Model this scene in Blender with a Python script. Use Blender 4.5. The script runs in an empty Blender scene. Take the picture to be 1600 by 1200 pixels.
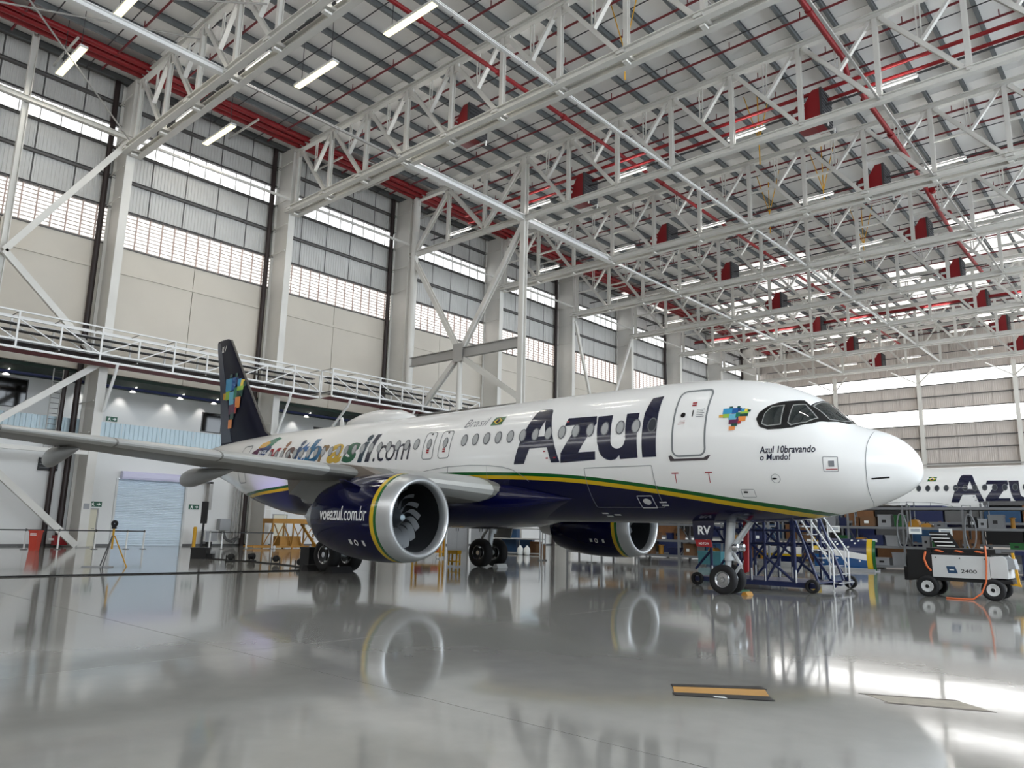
import bpy, bmesh, math, random
from mathutils import Vector, Matrix

# ------------------------------------------------------------------ camera, world, lights, exposure
SC = bpy.context.scene
COL = SC.collection
random.seed(7)

def _camera():
    yaw, pitch, roll, fpx = math.radians(131.86573), math.radians(10.77601), math.radians(1.36224), 1174.889
    cy, sy, cp, sp = math.cos(yaw), math.sin(yaw), math.cos(pitch), math.sin(pitch)
    f = Vector((cy*cp, sy*cp, sp)); r = Vector((sy, -cy, 0)); u = r.cross(f)
    cr, sr = math.cos(roll), math.sin(roll)
    r2 = r*cr + u*sr; u2 = -r*sr + u*cr
    m = Matrix((( r2.x, u2.x, -f.x, 4.68845), (r2.y, u2.y, -f.y, -19.88365), (r2.z, u2.z, -f.z, 1.65793), (0, 0, 0, 1)))
    cd = bpy.data.cameras.new('camera'); cd.sensor_width = 36.0; cd.sensor_fit = 'HORIZONTAL'
    cd.lens = fpx/1600.0*36.0; cd.clip_start = 0.1; cd.clip_end = 500
    co = bpy.data.objects.new('camera', cd); COL.objects.link(co); co.matrix_world = m
    SC.camera = co
_camera()

w = bpy.data.worlds.new('sky'); SC.world = w; w.use_nodes = True
_nt = w.node_tree; _bg = _nt.nodes['Background']
_bg.inputs['Color'].default_value = (0.83, 0.915, 1.0, 1)
_bg.inputs['Strength'].default_value = 5.6

SC.view_settings.view_transform = 'Standard'
SC.view_settings.look = 'None'
SC.view_settings.gamma = 1.0
SC.view_settings.use_curve_mapping = False
SC.view_settings.exposure = 0.16
SC.cycles.max_bounces = 7
SC.cycles.diffuse_bounces = 4
SC.cycles.adaptive_threshold = 0.045
SC.cycles.glossy_bounces = 4
SC.cycles.sample_clamp_indirect = 8.0
LAMP_W = 120.0       # watts of one lit strip lamp
TUBE_DOWN, TUBE_UP = 80.0, 115.0   # watts of one tube light, and of the upward fill added to brighten the roof
WINDOW_GLOW = 3.2    # daylight through the translucent wall strips

# ------------------------------------------------------------------ materials
MATS = {}
def mat(name, col, rough=0.5, metal=0.0, spec=0.5, var=0.0, vscale=3.0, bump=0.0, bscale=20.0, emit=None, estr=0.0, coat=0.0, trans=0.0, alpha=1.0):
    if name in MATS: return MATS[name]
    m = bpy.data.materials.new(name); m.use_nodes = True
    nt = m.node_tree; b = nt.nodes['Principled BSDF']
    b.inputs['Base Color'].default_value = (*col, 1)
    b.inputs['Roughness'].default_value = rough
    b.inputs['Metallic'].default_value = metal
    b.inputs['Specular IOR Level'].default_value = spec
    b.inputs['Coat Weight'].default_value = coat
    b.inputs['Coat Roughness'].default_value = 0.04
    b.inputs['Transmission Weight'].default_value = trans
    b.inputs['Alpha'].default_value = alpha
    if emit:
        b.inputs['Emission Color'].default_value = (*emit, 1); b.inputs['Emission Strength'].default_value = estr
    if var > 0 or bump > 0:
        tc = nt.nodes.new('ShaderNodeTexCoord')
    if var > 0:
        n = nt.nodes.new('ShaderNodeTexNoise'); n.inputs['Scale'].default_value = vscale; n.inputs['Detail'].default_value = 6
        r = nt.nodes.new('ShaderNodeMapRange'); r.inputs['From Min'].default_value = .25; r.inputs['From Max'].default_value = .75
        r.inputs['To Min'].default_value = 1-var; r.inputs['To Max'].default_value = 1+var*.6
        mx = nt.nodes.new('ShaderNodeVectorMath'); mx.operation = 'SCALE'; mx.inputs[0].default_value = col
        nt.links.new(tc.outputs['Object'], n.inputs['Vector']); nt.links.new(n.outputs['Fac'], r.inputs['Value'])
        nt.links.new(r.outputs['Result'], mx.inputs['Scale']); nt.links.new(mx.outputs['Vector'], b.inputs['Base Color'])
    if bump > 0:
        n2 = nt.nodes.new('ShaderNodeTexNoise'); n2.inputs['Scale'].default_value = bscale; n2.inputs['Detail'].default_value = 3
        bp = nt.nodes.new('ShaderNodeBump'); bp.inputs['Strength'].default_value = bump; bp.inputs['Distance'].default_value = 0.02
        nt.links.new(tc.outputs['Object'], n2.inputs['Vector']); nt.links.new(n2.outputs['Fac'], bp.inputs['Height'])
        nt.links.new(bp.outputs['Normal'], b.inputs['Normal'])
    MATS[name] = m
    return m

def lin(r, g, b):
    f = lambda c: (c/255/12.92) if c <= 10.3 else ((c/255+.055)/1.055)**2.4
    return (f(r), f(g), f(b))

mat('steel_white', lin(214,212,206), .45, var=.08, vscale=.6)
mat('steel_grey', lin(168,166,162), .5, var=.08, vscale=.6)
mat('steel_dark', lin(92,92,92), .5, var=.1)
mat('purlin', lin(112,116,118), .45, .25, var=.15, vscale=1.5)
mat('roof_sheet', lin(236,235,232), .6, var=.07, vscale=.25)
mat('roof_skylight', lin(235,235,230), .6, emit=(1,.98,.94), estr=.8)  # emission stands in for light falling on the far roof
mat('rod_dark', lin(60,60,62), .6)
mat('red_pipe', lin(134,16,24), .42, var=.1, vscale=.8)
mat('red_pipe_dark', lin(104,18,28), .5, var=.1, vscale=.8)
mat('concrete_wall', lin(206,199,187), .8, var=.05, vscale=.35, bump=.05, bscale=6)
mat('plaster_white', lin(222,222,220), .75, var=.03, vscale=.4)
mat('clad_grey', lin(198,197,194), .5, var=.07, vscale=.5)
mat('clad_beige', lin(204,196,189), .55, var=.07, vscale=.5)
mat('clad_blue', lin(196,214,222), .5, var=.05, vscale=.5)
mat('girt', lin(98,96,94), .55, var=.1)
mat('mullion', lin(190,168,160), .5)
mat('slat_white', lin(196,188,182), .5)
mat('daylight', (1,1,1), .6, emit=(1.0,.99,.97), estr=WINDOW_GLOW)
mat('daylight_soft', (.7,.7,.7), .6, emit=(1.0,.96,.91), estr=.95)
def strip_glow():
    m = mat('daylight_strip', (.7,.7,.7), .6, emit=(.97,.99,1.0), estr=1.2); nt = m.node_tree; b = nt.nodes['Principled BSDF']
    g = nt.nodes.new('ShaderNodeNewGeometry'); mp = nt.nodes.new('ShaderNodeVectorMath'); mp.operation = 'MULTIPLY'; mp.inputs[1].default_value = (0,1.3,4.0)
    n = nt.nodes.new('ShaderNodeTexNoise'); n.inputs['Scale'].default_value = 1.0; n.inputs['Detail'].default_value = 2
    r = nt.nodes.new('ShaderNodeMapRange'); r.inputs['From Min'].default_value = .35; r.inputs['From Max'].default_value = .6; r.inputs['To Min'].default_value = .72; r.inputs['To Max'].default_value = 1.45
    nt.links.new(g.outputs['Position'], mp.inputs[0]); nt.links.new(mp.outputs['Vector'], n.inputs['Vector']); nt.links.new(n.outputs['Fac'], r.inputs['Value']); nt.links.new(r.outputs['Result'], b.inputs['Emission Strength'])
strip_glow()
mat('soffit_green', lin(38,56,48), .7, var=.1)
mat('downpipe', lin(40,28,27), .5)
mat('dark_glass', lin(24,22,20), .08, spec=.6)
mat('black', lin(18,18,20), .55)
mat('rubber', lin(22,22,24), .75, var=.15, vscale=4)
mat('white_paint', lin(228,228,226), .35)
mat('yellow', lin(214,160,24), .45, var=.08, vscale=2)
mat('yellow_dark', lin(168,118,30), .5, var=.15, vscale=2)
mat('orange', lin(214,108,58), .5)
mat('red', lin(146,22,28), .45)
mat('bin_red', lin(188,66,50), .45)
mat('navy', lin(7,9,50), .1, spec=.18, coat=.12)
mat('navy_frame', lin(28,38,78), .4)
mat('blue', lin(34,70,104), .5, var=.1)
mat('teal', lin(58,110,118), .5)
mat('green', lin(22,92,40), .45)
mat('cardboard', lin(112,82,56), .85, var=.1)
mat('wood', lin(116,78,46), .7, var=.15, vscale=5)
mat('grey_box', lin(150,152,154), .5, var=.05)
mat('light_box', lin(205,206,205), .5, var=.04)
mat('chrome', lin(190,192,195), .22, .9)
mat('alu', lin(188,190,192), .28, .75)
mat('lamp_lit', (1,1,1), .5, emit=(1.0,.9,.42), estr=1.7)
mat('lamp_white', (1,1,1), .5, emit=(1.0,.97,.88), estr=1.6)
mat('sign_green', lin(28,84,62), .5)
mat('sign_white', lin(235,238,235), .5)
mat('tape_black', lin(34,32,32), .5)
mat('kraft', lin(186,140,74), .55, var=.08, vscale=3)
mat('rack_grey', lin(112,114,116), .45, var=.08)
mat('shutter_blue', lin(212,226,238), .45, var=.03)
mat('lilac', lin(206,204,228), .4)

# ------------------------------------------------------------------ mesh helpers
def V(*a): return Vector(a)
class MB:
    def __init__(s): s.v = []; s.f = []; s.mi = []; s.sm = []
    def add(s, vs, fs, mi=0, sm=False):
        o = len(s.v); s.v.extend([tuple(p) for p in vs])
        for f in fs: s.f.append([i+o for i in f]); s.mi.append(mi); s.sm.append(sm)
        return s
    def box(s, a, b, mi=0):
        x0,y0,z0 = a; x1,y1,z1 = b
        vs = [(x0,y0,z0),(x1,y0,z0),(x1,y1,z0),(x0,y1,z0),(x0,y0,z1),(x1,y0,z1),(x1,y1,z1),(x0,y1,z1)]
        return s.add(vs, [(3,2,1,0),(4,5,6,7),(0,1,5,4),(1,2,6,5),(2,3,7,6),(3,0,4,7)], mi)
    def cbox(s, c, d, mi=0): return s.box([c[i]-d[i]/2 for i in range(3)], [c[i]+d[i]/2 for i in range(3)], mi)
    def frame(s, p, q, up=(0,0,1)):
        p = Vector(p); q = Vector(q); d = (q-p).normalized(); u = Vector(up)
        if abs(d.dot(u)) > .98: u = Vector((1,0,0)) if abs(d.x) < .9 else Vector((0,1,0))
        r = d.cross(u).normalized(); u = r.cross(d).normalized()
        return p, q, d, r, u
    def bar(s, p, q, w, h, mi=0, up=(0,0,1), ou=0, orr=0):
        p, q, d, r, u = s.frame(p, q, up)
        p = p+u*ou+r*orr; q = q+u*ou+r*orr
        vs = []
        for e in (p, q):
            for a, b in ((-1,-1),(1,-1),(1,1),(-1,1)): vs.append(e+r*(a*w/2)+u*(b*h/2))
        return s.add(vs, [(0,1,2,3),(7,6,5,4),(0,4,5,1),(1,5,6,2),(2,6,7,3),(3,7,4,0)], mi)
    def ibeam(s, p, q, w, h, t=.03, mi=0, up=(0,0,1)):
        s.bar(p, q, w, t, mi, up, ou=h/2-t/2); s.bar(p, q, w, t, mi, up, ou=-h/2+t/2); s.bar(p, q, t, h-2*t, mi, up)
        return s
    def tube(s, p, q, r, n=8, mi=0, r2=None, cap=True):
        r2 = r if r2 is None else r2
        p, q, d, a, b = s.frame(p, q)
        vs = []
        for e, rr in ((p, r), (q, r2)):
            for i in range(n):
                t = 2*math.pi*i/n; vs.append(e+a*(rr*math.cos(t))+b*(rr*math.sin(t)))
        s.add(vs, [(i,(i+1)%n,n+(i+1)%n,n+i) for i in range(n)], mi, True)
        if cap: s.add(vs, [list(range(n))[::-1], list(range(n, 2*n))], mi)
        return s
    def poly(s, pts, r, n=8, mi=0, closed=False):
        pts = [Vector(p) for p in pts]; m = len(pts); rings = []
        pr = None
        for i, p in enumerate(pts):
            a = pts[i-1] if (i > 0 or closed) else pts[i]; b = pts[(i+1) % m] if (i < m-1 or closed) else pts[i]
            d = (b-a).normalized()
            if pr is None:
                u = Vector((0,0,1)) if abs(d.z) < .9 else Vector((1,0,0)); x = d.cross(u).normalized()
            else:
                x = (pr-d*pr.dot(d)).normalized()
            pr = x; y = d.cross(x)
            rings.append([p+x*(r*math.cos(2*math.pi*k/n))+y*(r*math.sin(2*math.pi*k/n)) for k in range(n)])
        vs = [p for rg in rings for p in rg]; fs = []
        for i in range(m if closed else m-1):
            j = (i+1) % m
            for k in range(n): fs.append((i*n+k, i*n+(k+1)%n, j*n+(k+1)%n, j*n+k))
        s.add(vs, fs, mi, True)
        if not closed: s.add(rings[0]+rings[-1], [list(range(n))[::-1], list(range(n, 2*n))], mi)
        return s
    def lathe(s, prof, c=(0,0,0), axis='z', n=32, mi=0, sm=True, mif=None):
        # prof: list of (radius, along)
        vs = []
        for (r, a) in prof:
            for k in range(n):
                t = 2*math.pi*k/n; x, y = r*math.cos(t), r*math.sin(t)
                p = {'z': (x,y,a), 'x': (a,x,y), 'y': (y,a,x)}[axis]
                vs.append((p[0]+c[0], p[1]+c[1], p[2]+c[2]))
        for i in range(len(prof)-1):
            s.add([vs[i*n+k] for k in range(n)]+[vs[(i+1)*n+k] for k in range(n)],
                  [(k,(k+1)%n,n+(k+1)%n,n+k) for k in range(n)], mi if mif is None else mif[i], sm)
        return s
    def prism(s, pts, axis, a, b, mi=0):
        # pts: 2-D polygon in the other two axes (x:(y,z) y:(x,z) z:(x,y)), extruded from a to b
        def P(p, t): return {'x': (t,p[0],p[1]), 'y': (p[0],t,p[1]), 'z': (p[0],p[1],t)}[axis]
        n = len(pts); vs = [P(p, a) for p in pts]+[P(p, b) for p in pts]
        return s.add(vs, [list(range(n))[::-1], list(range(n, 2*n))]+[(i,(i+1)%n,n+(i+1)%n,n+i) for i in range(n)], mi)
    def mesh(s, name, mats, base=(0,0,0), weld=True, sharp=40):
        me = bpy.data.meshes.new(name)
        me.from_pydata([(p[0]-base[0], p[1]-base[1], p[2]-base[2]) for p in s.v], [], s.f)
        for m in (mats if isinstance(mats, (list, tuple)) else [mats]): me.materials.append(MATS[m] if isinstance(m, str) else m)
        me.polygons.foreach_set('material_index', s.mi); me.polygons.foreach_set('use_smooth', s.sm)
        bm = bmesh.new(); bm.from_mesh(me)
        if weld: bmesh.ops.remove_doubles(bm, verts=bm.verts, dist=1e-5)
        bmesh.ops.recalc_face_normals(bm, faces=bm.faces)
        bm.to_mesh(me); bm.free()
        if any(s.sm): me.set_sharp_from_angle(angle=math.radians(sharp))
        me.update()
        return me

def tag(o, label=None, cat=None, group=None, kind=None):
    if label: o['label'] = label
    if cat: o['category'] = cat
    if group: o['group'] = group
    if kind: o['kind'] = kind
    return o
BASE = {}
def thing(name, label, cat, loc=(0,0,0), rotz=0, group=None, kind=None):
    o = bpy.data.objects.new(name, None); COL.objects.link(o); o.empty_display_size = .2
    o.location = loc; o.rotation_euler = (0,0,rotz)
    return tag(o, label, cat, group, kind)
def obj(name, mb, mats, parent=None, loc=(0,0,0), label=None, kind=None, weld=True, sharp=40):
    me = mb.mesh(name, mats, weld=weld, sharp=sharp) if isinstance(mb, MB) else mb
    o = bpy.data.objects.new(name, me); COL.objects.link(o); o.location = loc
    if parent is not None: o.parent = parent
    if label: o['label'] = label
    if kind: o['kind'] = kind
    return o
def inst(name, me, parent=None, loc=(0,0,0), rot=(0,0,0), scale=(1,1,1)):
    o = bpy.data.objects.new(name, me); COL.objects.link(o)
    o.location = loc; o.rotation_euler = rot; o.scale = scale
    if parent is not None: o.parent = parent
    return o
def single(name, mb, mats, label, cat, loc=(0,0,0), rotz=0, group=None, kind=None, sharp=40):
    o = obj(name, mb, mats, None, loc, sharp=sharp); o.rotation_euler = (0,0,rotz)
    return tag(o, label, cat, group, kind)
def copy_tree(o, parent=None, skip=()):
    c = o.copy(); COL.objects.link(c); c.parent = parent
    for ch in list(o.children):
        if not any(ch.name.startswith(k) for k in skip): copy_tree(ch, c, skip)
    return c
ORD = ['first','second','third','fourth','fifth','sixth','seventh','eighth','ninth','tenth','eleventh','twelfth','thirteenth','fourteenth','fifteenth','sixteenth','seventeenth','eighteenth','nineteenth']
for _t, _o in (('twenty','twentieth'),('thirty','thirtieth'),('forty','fortieth'),('fifty','fiftieth')): ORD += [_o]+['%s-%s' % (_t, u) for u in ORD[:9]]

# ------------------------------------------------------------------ 2-D shapes to meshes (lettering, paint)
def curve_mesh(name, splines):
    cu = bpy.data.curves.new(name, 'CURVE'); cu.dimensions = '2D'; cu.fill_mode = 'BOTH'
    for pts in splines:
        sp = cu.splines.new('POLY'); sp.points.add(len(pts)-1)
        for p, q in zip(sp.points, pts): p.co = (q[0], q[1], 0, 1)
        sp.use_cyclic_u = True
    o = bpy.data.objects.new(name, cu); me = bpy.data.meshes.new_from_object(o)
    bpy.data.objects.remove(o); bpy.data.curves.remove(cu)
    return me
def text_mesh(name, txt, bold=0.0, shear=0.0):
    cu = bpy.data.curves.new(name, 'FONT'); cu.body = txt; cu.offset = bold; cu.shear = shear; cu.resolution_u = 3
    o = bpy.data.objects.new(name, cu); me = bpy.data.meshes.new_from_object(o)
    bpy.data.objects.remove(o); bpy.data.curves.remove(cu)
    return me
def fit(me, u0, u1, v0, v1):
    xs = [v.co.x for v in me.vertices]; ys = [v.co.y for v in me.vertices]
    a, b, c, d = min(xs), max(xs), min(ys), max(ys)
    for v in me.vertices: v.co = (u0+(v.co.x-a)/(b-a)*(u1-u0), v0+(v.co.y-c)/(d-c)*(v1-v0), 0)
    return me
def wrap(name, me, fn, mats, parent, du=.35, dv=.07, label=None):
    bm = bmesh.new(); bm.from_mesh(me)
    us = [v.co.x for v in bm.verts]; vs = [v.co.y for v in bm.verts]
    def cuts(lo, hi, st, ax):
        k = math.ceil(lo/st+1e-6)
        while k*st < hi-1e-6:
            co = (k*st,0,0) if ax == 0 else (0,k*st,0); no = (1,0,0) if ax == 0 else (0,1,0)
            bmesh.ops.bisect_plane(bm, geom=bm.verts[:]+bm.edges[:]+bm.faces[:], plane_co=co, plane_no=no, dist=1e-6); k += 1
    if dv: cuts(min(vs), max(vs), dv, 1)
    if du: cuts(min(us), max(us), du, 0)
    for v in bm.verts: v.co = fn(v.co.x, v.co.y)
    for f in bm.faces: f.smooth = True
    bm.to_mesh(me); bm.free()
    me.materials.clear()
    for m in (mats if isinstance(mats, (list, tuple)) else [mats]): me.materials.append(MATS[m] if isinstance(m, str) else m)
    return obj(name, me, None, parent, label=label)
def rrect(x0, x1, z0, z1, r, n=5):
    out = []
    for cx, cz, a in ((x1-r,z0+r,-90),(x1-r,z1-r,0),(x0+r,z1-r,90),(x0+r,z0+r,180)):
        for i in range(n+1):
            t = math.radians(a+90*i/n); out.append((cx+r*math.cos(t), cz+r*math.sin(t)))
    return out
def ellipse(cx, cz, rx, rz, n=20): return [(cx+rx*math.cos(2*math.pi*i/n), cz+rz*math.sin(2*math.pi*i/n)) for i in range(n)]
# ------------------------------------------------------------------ the hall: floor, walls, roof
XW, XC, YF, YB, XD, ZR = -43.5, -41.3, 92.0, -36.0, 31.0, 29.15
BAY, Y0, DOOR_H = 11.2, -3.9, 8.0
CY = [Y0+BAY*k for k in range(-1, 9)]      # column lines along the left wall
PLACE = ['left end of the picture','second bay from the left','third bay from the left','fourth bay from the left']

def floor_material():
    m = bpy.data.materials.new('epoxy_floor'); m.use_nodes = True; nt = m.node_tree; b = nt.nodes['Principled BSDF']; L = nt.links.new
    g = nt.nodes.new('ShaderNodeNewGeometry')
    def noise(sc, det=4):
        n = nt.nodes.new('ShaderNodeTexNoise'); n.inputs['Scale'].default_value = sc; n.inputs['Detail'].default_value = det
        L(g.outputs['Position'], n.inputs['Vector']); return n
    n1 = noise(.22, 6); n2 = noise(2.5, 8); n3 = noise(.9, 3); n4 = noise(14, 4)
    cr = nt.nodes.new('ShaderNodeValToRGB'); cr.color_ramp.elements[0].position = .3; cr.color_ramp.elements[1].position = .72
    cr.color_ramp.elements[0].color = (*lin(140,139,134), 1); cr.color_ramp.elements[1].color = (*lin(157,155,149), 1)
    L(n1.outputs['Fac'], cr.inputs['Fac'])
    mr = nt.nodes.new('ShaderNodeMapRange'); mr.inputs['From Min'].default_value = .3; mr.inputs['From Max'].default_value = .7
    mr.inputs['To Min'].default_value = .93; mr.inputs['To Max'].default_value = 1.04; L(n2.outputs['Fac'], mr.inputs['Value'])
    sc = nt.nodes.new('ShaderNodeVectorMath'); sc.operation = 'SCALE'; L(cr.outputs['Color'], sc.inputs[0]); L(mr.outputs['Result'], sc.inputs['Scale'])
    L(sc.outputs['Vector'], b.inputs['Base Color'])
    r2 = nt.nodes.new('ShaderNodeMapRange'); r2.inputs['To Min'].default_value = .045; r2.inputs['To Max'].default_value = .10
    L(n4.outputs['Fac'], r2.inputs['Value']); L(r2.outputs['Result'], b.inputs['Roughness'])
    bp = nt.nodes.new('ShaderNodeBump'); bp.inputs['Strength'].default_value = .05; bp.inputs['Distance'].default_value = .03
    L(n3.outputs['Fac'], bp.inputs['Height']); L(bp.outputs['Normal'], b.inputs['Normal'])
    b.inputs['Specular IOR Level'].default_value = .6
    MATS['epoxy_floor'] = m
floor_material()
mat('joint', lin(70,70,68), .8)

fl = tag(obj('floor', MB().box((-50,YB,-.2), (XD+3,YF,-.02)), 'joint'), kind='structure')
fl['label'] = 'polished grey epoxy hangar floor with thin joints'
sl = MB().box((-5.994,-5.994,-.02), (5.994,5.994,0)).mesh('floor_slab', 'epoxy_floor')
for i in range(-4, 4):
    for j in range(-2, 9):
        inst('floor_slab', sl, fl, (-4.65+6+12*i, -14.6+6+12*j, 0))

# ---- cladding sheet with trapezoid ribs (faces +X in its own frame, width along Y)
def sheet(name, w, h, material, ribs=7, d=.05):
    b = MB(); st = w/ribs; pts = []
    for i in range(ribs):
        y = -w/2+i*st; pts += [(0,y+.05*st),(0,y+.45*st),(d,y+.55*st),(d,y+.95*st)]
    pts = [(0,-w/2)]+pts+[(0,w/2)]
    n = len(pts); vs = [(p[0],p[1],-h/2) for p in pts]+[(p[0],p[1],h/2) for p in pts]
    b.add(vs, [(i,i+1,n+i+1,n+i) for i in range(n-1)])
    return b.mesh(name, material, weld=False)

wl = tag(obj('wall_left', MB().box((XW-.4,YB,10.2), (XW-.12,YF,ZR)), 'girt'), kind='structure')
wl['label'] = 'tall left wall with concrete panels, louvres and ribbed sheets'
rows = [(20.62,22.5),(22.66,24.48),(26.02,27.38),(27.54,29.1)]
smesh = {r: sheet('wall_sheet', BAY/5-.09, r[1]-r[0], 'clad_grey', 10, .03) for r in rows}
cp_lo = MB().box((-.12,-BAY/4+.02,10.22-13.4), (.06,BAY/4-.02,16.55-13.4)).mesh('concrete_panel', 'concrete_wall')
cp_hi = MB().box((-.12,-BAY/4+.02,16.72-17.4), (.04,BAY/4-.02,18.2-17.4)).mesh('concrete_panel', 'concrete_wall')
for bi in range(-2, 9):
    y0 = Y0+BAY*bi
    if y0+BAY > YF+6: continue
    for r in rows:
        for k in range(5):
            if y0+BAY*(k+.5)/5 < YF: inst('wall_sheet', smesh[r], wl, (XW-.06, y0+BAY*(k+.5)/5, (r[0]+r[1])/2))
    for k in range(2):
        inst('concrete_panel', cp_lo, wl, (XW, y0+BAY*(k+.5)/2, 13.4)); inst('concrete_panel', cp_hi, wl, (XW, y0+BAY*(k+.5)/2, 17.4))
for z, h in ((20.58,.12),(22.58,.2),(24.52,.12),(25.98,.14),(27.46,.2),(29.05,.2)):
    obj('girt', MB().ibeam((XW+.1,YB,z), (XW+.1,YF,z), .24, h, .03), 'girt', wl)
obj('ledge', MB().box((XW,YB,16.55), (XW+.14,YF,16.72)), 'concrete_wall', wl)
obj('sill_flashing', MB().box((XW,YB,18.19), (XW+.12,YF,18.26)), 'girt', wl)

# ---- translucent strip and louvre windows of the left wall, one of each per bay
pane_u = MB().box((-.02,-BAY/10+.02,-.68), (.02,BAY/10-.02,.68)).mesh('pane', 'daylight_strip')
pane_l = MB().box((-.02,-.38,-1.12), (.02,.38,1.12)).mesh('pane', 'daylight_soft')
mul_l = MB().box((.04,-.022,-1.14), (.14,.022,1.14)).mesh('mullion', 'mullion')
mul_u = MB().box((0,-.02,-.7), (.06,.02,.7)).mesh('mullion', 'steel_grey')
sb = MB()
for i in range(10): sb.box((.0,-5.58,-1.1+.24*i), (.06,5.58,-1.045+.24*i))
slats = sb.mesh('louvre_slats', 'slat_white', weld=False)
wn = 0
for bi in range(-2, 9):
    yc = Y0+BAY*(bi+.5)
    if yc+BAY/2 > YF+8: continue
    wn += 1
    wu = thing('window_%d' % wn, None, None, (XW,yc,25.25), kind='structure')
    for k in range(5): inst('pane', pane_u, wu, (0,BAY*((k+.5)/5-.5),0))
    for k in range(11): inst('mullion', mul_u, wu, (.02,BAY*(k/10-.5),0))
    wn += 1
    wv = thing('window_%d' % wn, None, None, (XW,yc,19.4), kind='structure')
    for k in range(14): inst('pane', pane_l, wv, (-.04,BAY*((k+.5)/14-.5),0))
    for k in range(15): inst('mullion', mul_l, wv, (.02,BAY*(k/14-.5),0))
    o = inst('louvre_slats', slats, wv); o['kind'] = 'stuff'

# ---- annex under the upper wall: white front wall, ribbed parapet, set-back upper room
wa = tag(obj('wall_annex', MB().box((XW-.35,YB,0), (XW,-1.62,6.1)).box((XW-.35,2.72,0), (XW,YF,6.1)).box((XW-.35,-1.62,4.02), (XW,2.72,6.1)), 'plaster_white'), kind='structure')
wa['label'] = 'white plastered annex wall below the walkway'
par = sheet('parapet_sheet', BAY/5-.03, 1.16, 'clad_blue', 8)
for bi in range(-1, 8):
    for k in range(5): inst('parapet_sheet', par, wa, (XW-.02, Y0+BAY*(bi+(k+.5)/5), 6.72))
obj('parapet_back', MB().box((XW-.3,YB,6.1), (XW-.06,YF,7.3)), 'plaster_white', wa)
wr = tag(obj('wall_recess', MB().box((-47.9,YB,6.9), (-47.5,YF,10.2)), 'plaster_white'), kind='structure')
tag(obj('ceiling_recess', MB().box((-47.9,YB,10.0), (XW-.1,YF,10.2)), 'soffit_green'), kind='structure')
tag(obj('floor_recess', MB().box((-47.9,YB,6.9), (XW-.3,YF,7.0)), 'plaster_white'), kind='structure')
tag(obj('trim_1', MB().box((XW,YB,0), (XW+.03,-1.62,.12)).box((XW,2.72,0), (XW+.03,YF,.12)), 'steel_dark'), kind='structure')
for i, (ya, yb, za, zb) in enumerate(((-9.5,-5.95,8.1,9.75),(5.2,6.6,7.9,9.2),(14.5,16.5,7.6,9.2))):
    wn += 1
    wi = tag(obj('window_%d' % wn, MB().box((-47.52,ya-.06,za-.06), (-47.44,yb+.06,za)).box((-47.52,ya-.06,zb), (-47.44,yb+.06,zb+.06)).box((-47.52,ya-.06,za), (-47.44,ya,zb)).box((-47.52,yb,za), (-47.44,yb+.06,zb)), 'steel_dark'), kind='structure')
    obj('pane', MB().box((-47.5,ya,za), (-47.47,yb,zb)), 'dark_glass', wi)
for i, y in enumerate((-7.6,-3.0,-.5,2.6,5.0,9.6,12.5)):
    t = thing('wall_lamp', 'small white spot lamp under the green soffit, %s from the left' % ORD[i], 'lamp', (-45.6,y,9.72), group='spot lamps under the green soffit')
    obj('arm', MB().tube((0,0,.28),(0,0,.02),.025,6), 'steel_grey', t)
    obj('lamp_head', MB().lathe([(.03,.05),(.12,.0),(.2,-.06),(.2,-.08),(.01,-.08)], n=12).tube((-.2,0,.02),(.55,0,.2),.05,6), 'lamp_white', t)
    ld = bpy.data.lights.get('wall_lamp_light')
    if ld is None:
        ld = bpy.data.lights.new('wall_lamp_light', 'SPOT'); ld.energy = 45; ld.spot_size = math.radians(74); ld.spot_blend = .25; ld.color = (1,.98,.95); ld.shadow_soft_size = .12
    lo = bpy.data.objects.new('lamp_light', ld); COL.objects.link(lo); lo.parent = t; lo.location = (-1.5,0,.1); lo.rotation_euler = (0,math.radians(6),0)
obj('service_pipe', MB().tube((XW-.2,YB,9.55),(XW-.2,YF,9.55),.09,8), 'navy_frame', wa)

# ---- roller shutter, doors, signs on the annex wall
sh = thing('door_1', None, None, (XW,.55,0), kind='structure'); sh['label'] = 'pale blue roller shutter in the annex wall'
b = MB(); n = 40
for i in range(n):
    z = i*4.0/n; b.add([(-.1,-2.1,z),(-.1,2.1,z),(-.075,2.1,z+.05),(-.075,-2.1,z+.05),(-.1,2.1,z+.1),(-.1,-2.1,z+.1)], [(0,1,2,3),(3,2,4,5)])
obj('curtain', b, 'shutter_blue', sh)
obj('housing', MB().prism([(-.02,3.98),(.34,3.98),(.38,4.1),(.38,4.32),(.3,4.44),(-.02,4.44)], 'y', -2.0, 2.45), 'lilac', sh)
for y in (-2.14, 2.14): obj('guide_rail', MB().box((-.1,y-.06,0), (.06,y+.06,4.0)), 'light_box', sh)
for i, (y, wd) in enumerate(((-2.95,.85),(9.6,1.0))):
    d = thing('door_%d' % (i+2), None, None, (XW,y,0), kind='structure')
    obj('leaf', MB().box((.0,-wd/2,0), (.05,wd/2,2.1)), mat('door_cream', lin(214,208,186), .5), d)
    obj('door_frame', MB().box((0,-wd/2-.08,0), (.08,-wd/2,2.18)).box((0,wd/2,0), (.08,wd/2+.08,2.18)).box((0,-wd/2,2.1), (.08,wd/2,2.18)), 'steel_grey', d)
    for z in (.55,1.8): obj('hinge', MB().box((.05,-wd/2+.02,z), (.08,-wd/2+.3,z+.05)), 'steel_dark', d)
    obj('door_handle', MB().tube((.05,wd/2-.1,1.0),(.12,wd/2-.1,1.0),.02,6).tube((.11,wd/2-.1,1.0),(.11,wd/2-.24,1.0),.015,6), 'steel_dark', d)
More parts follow.
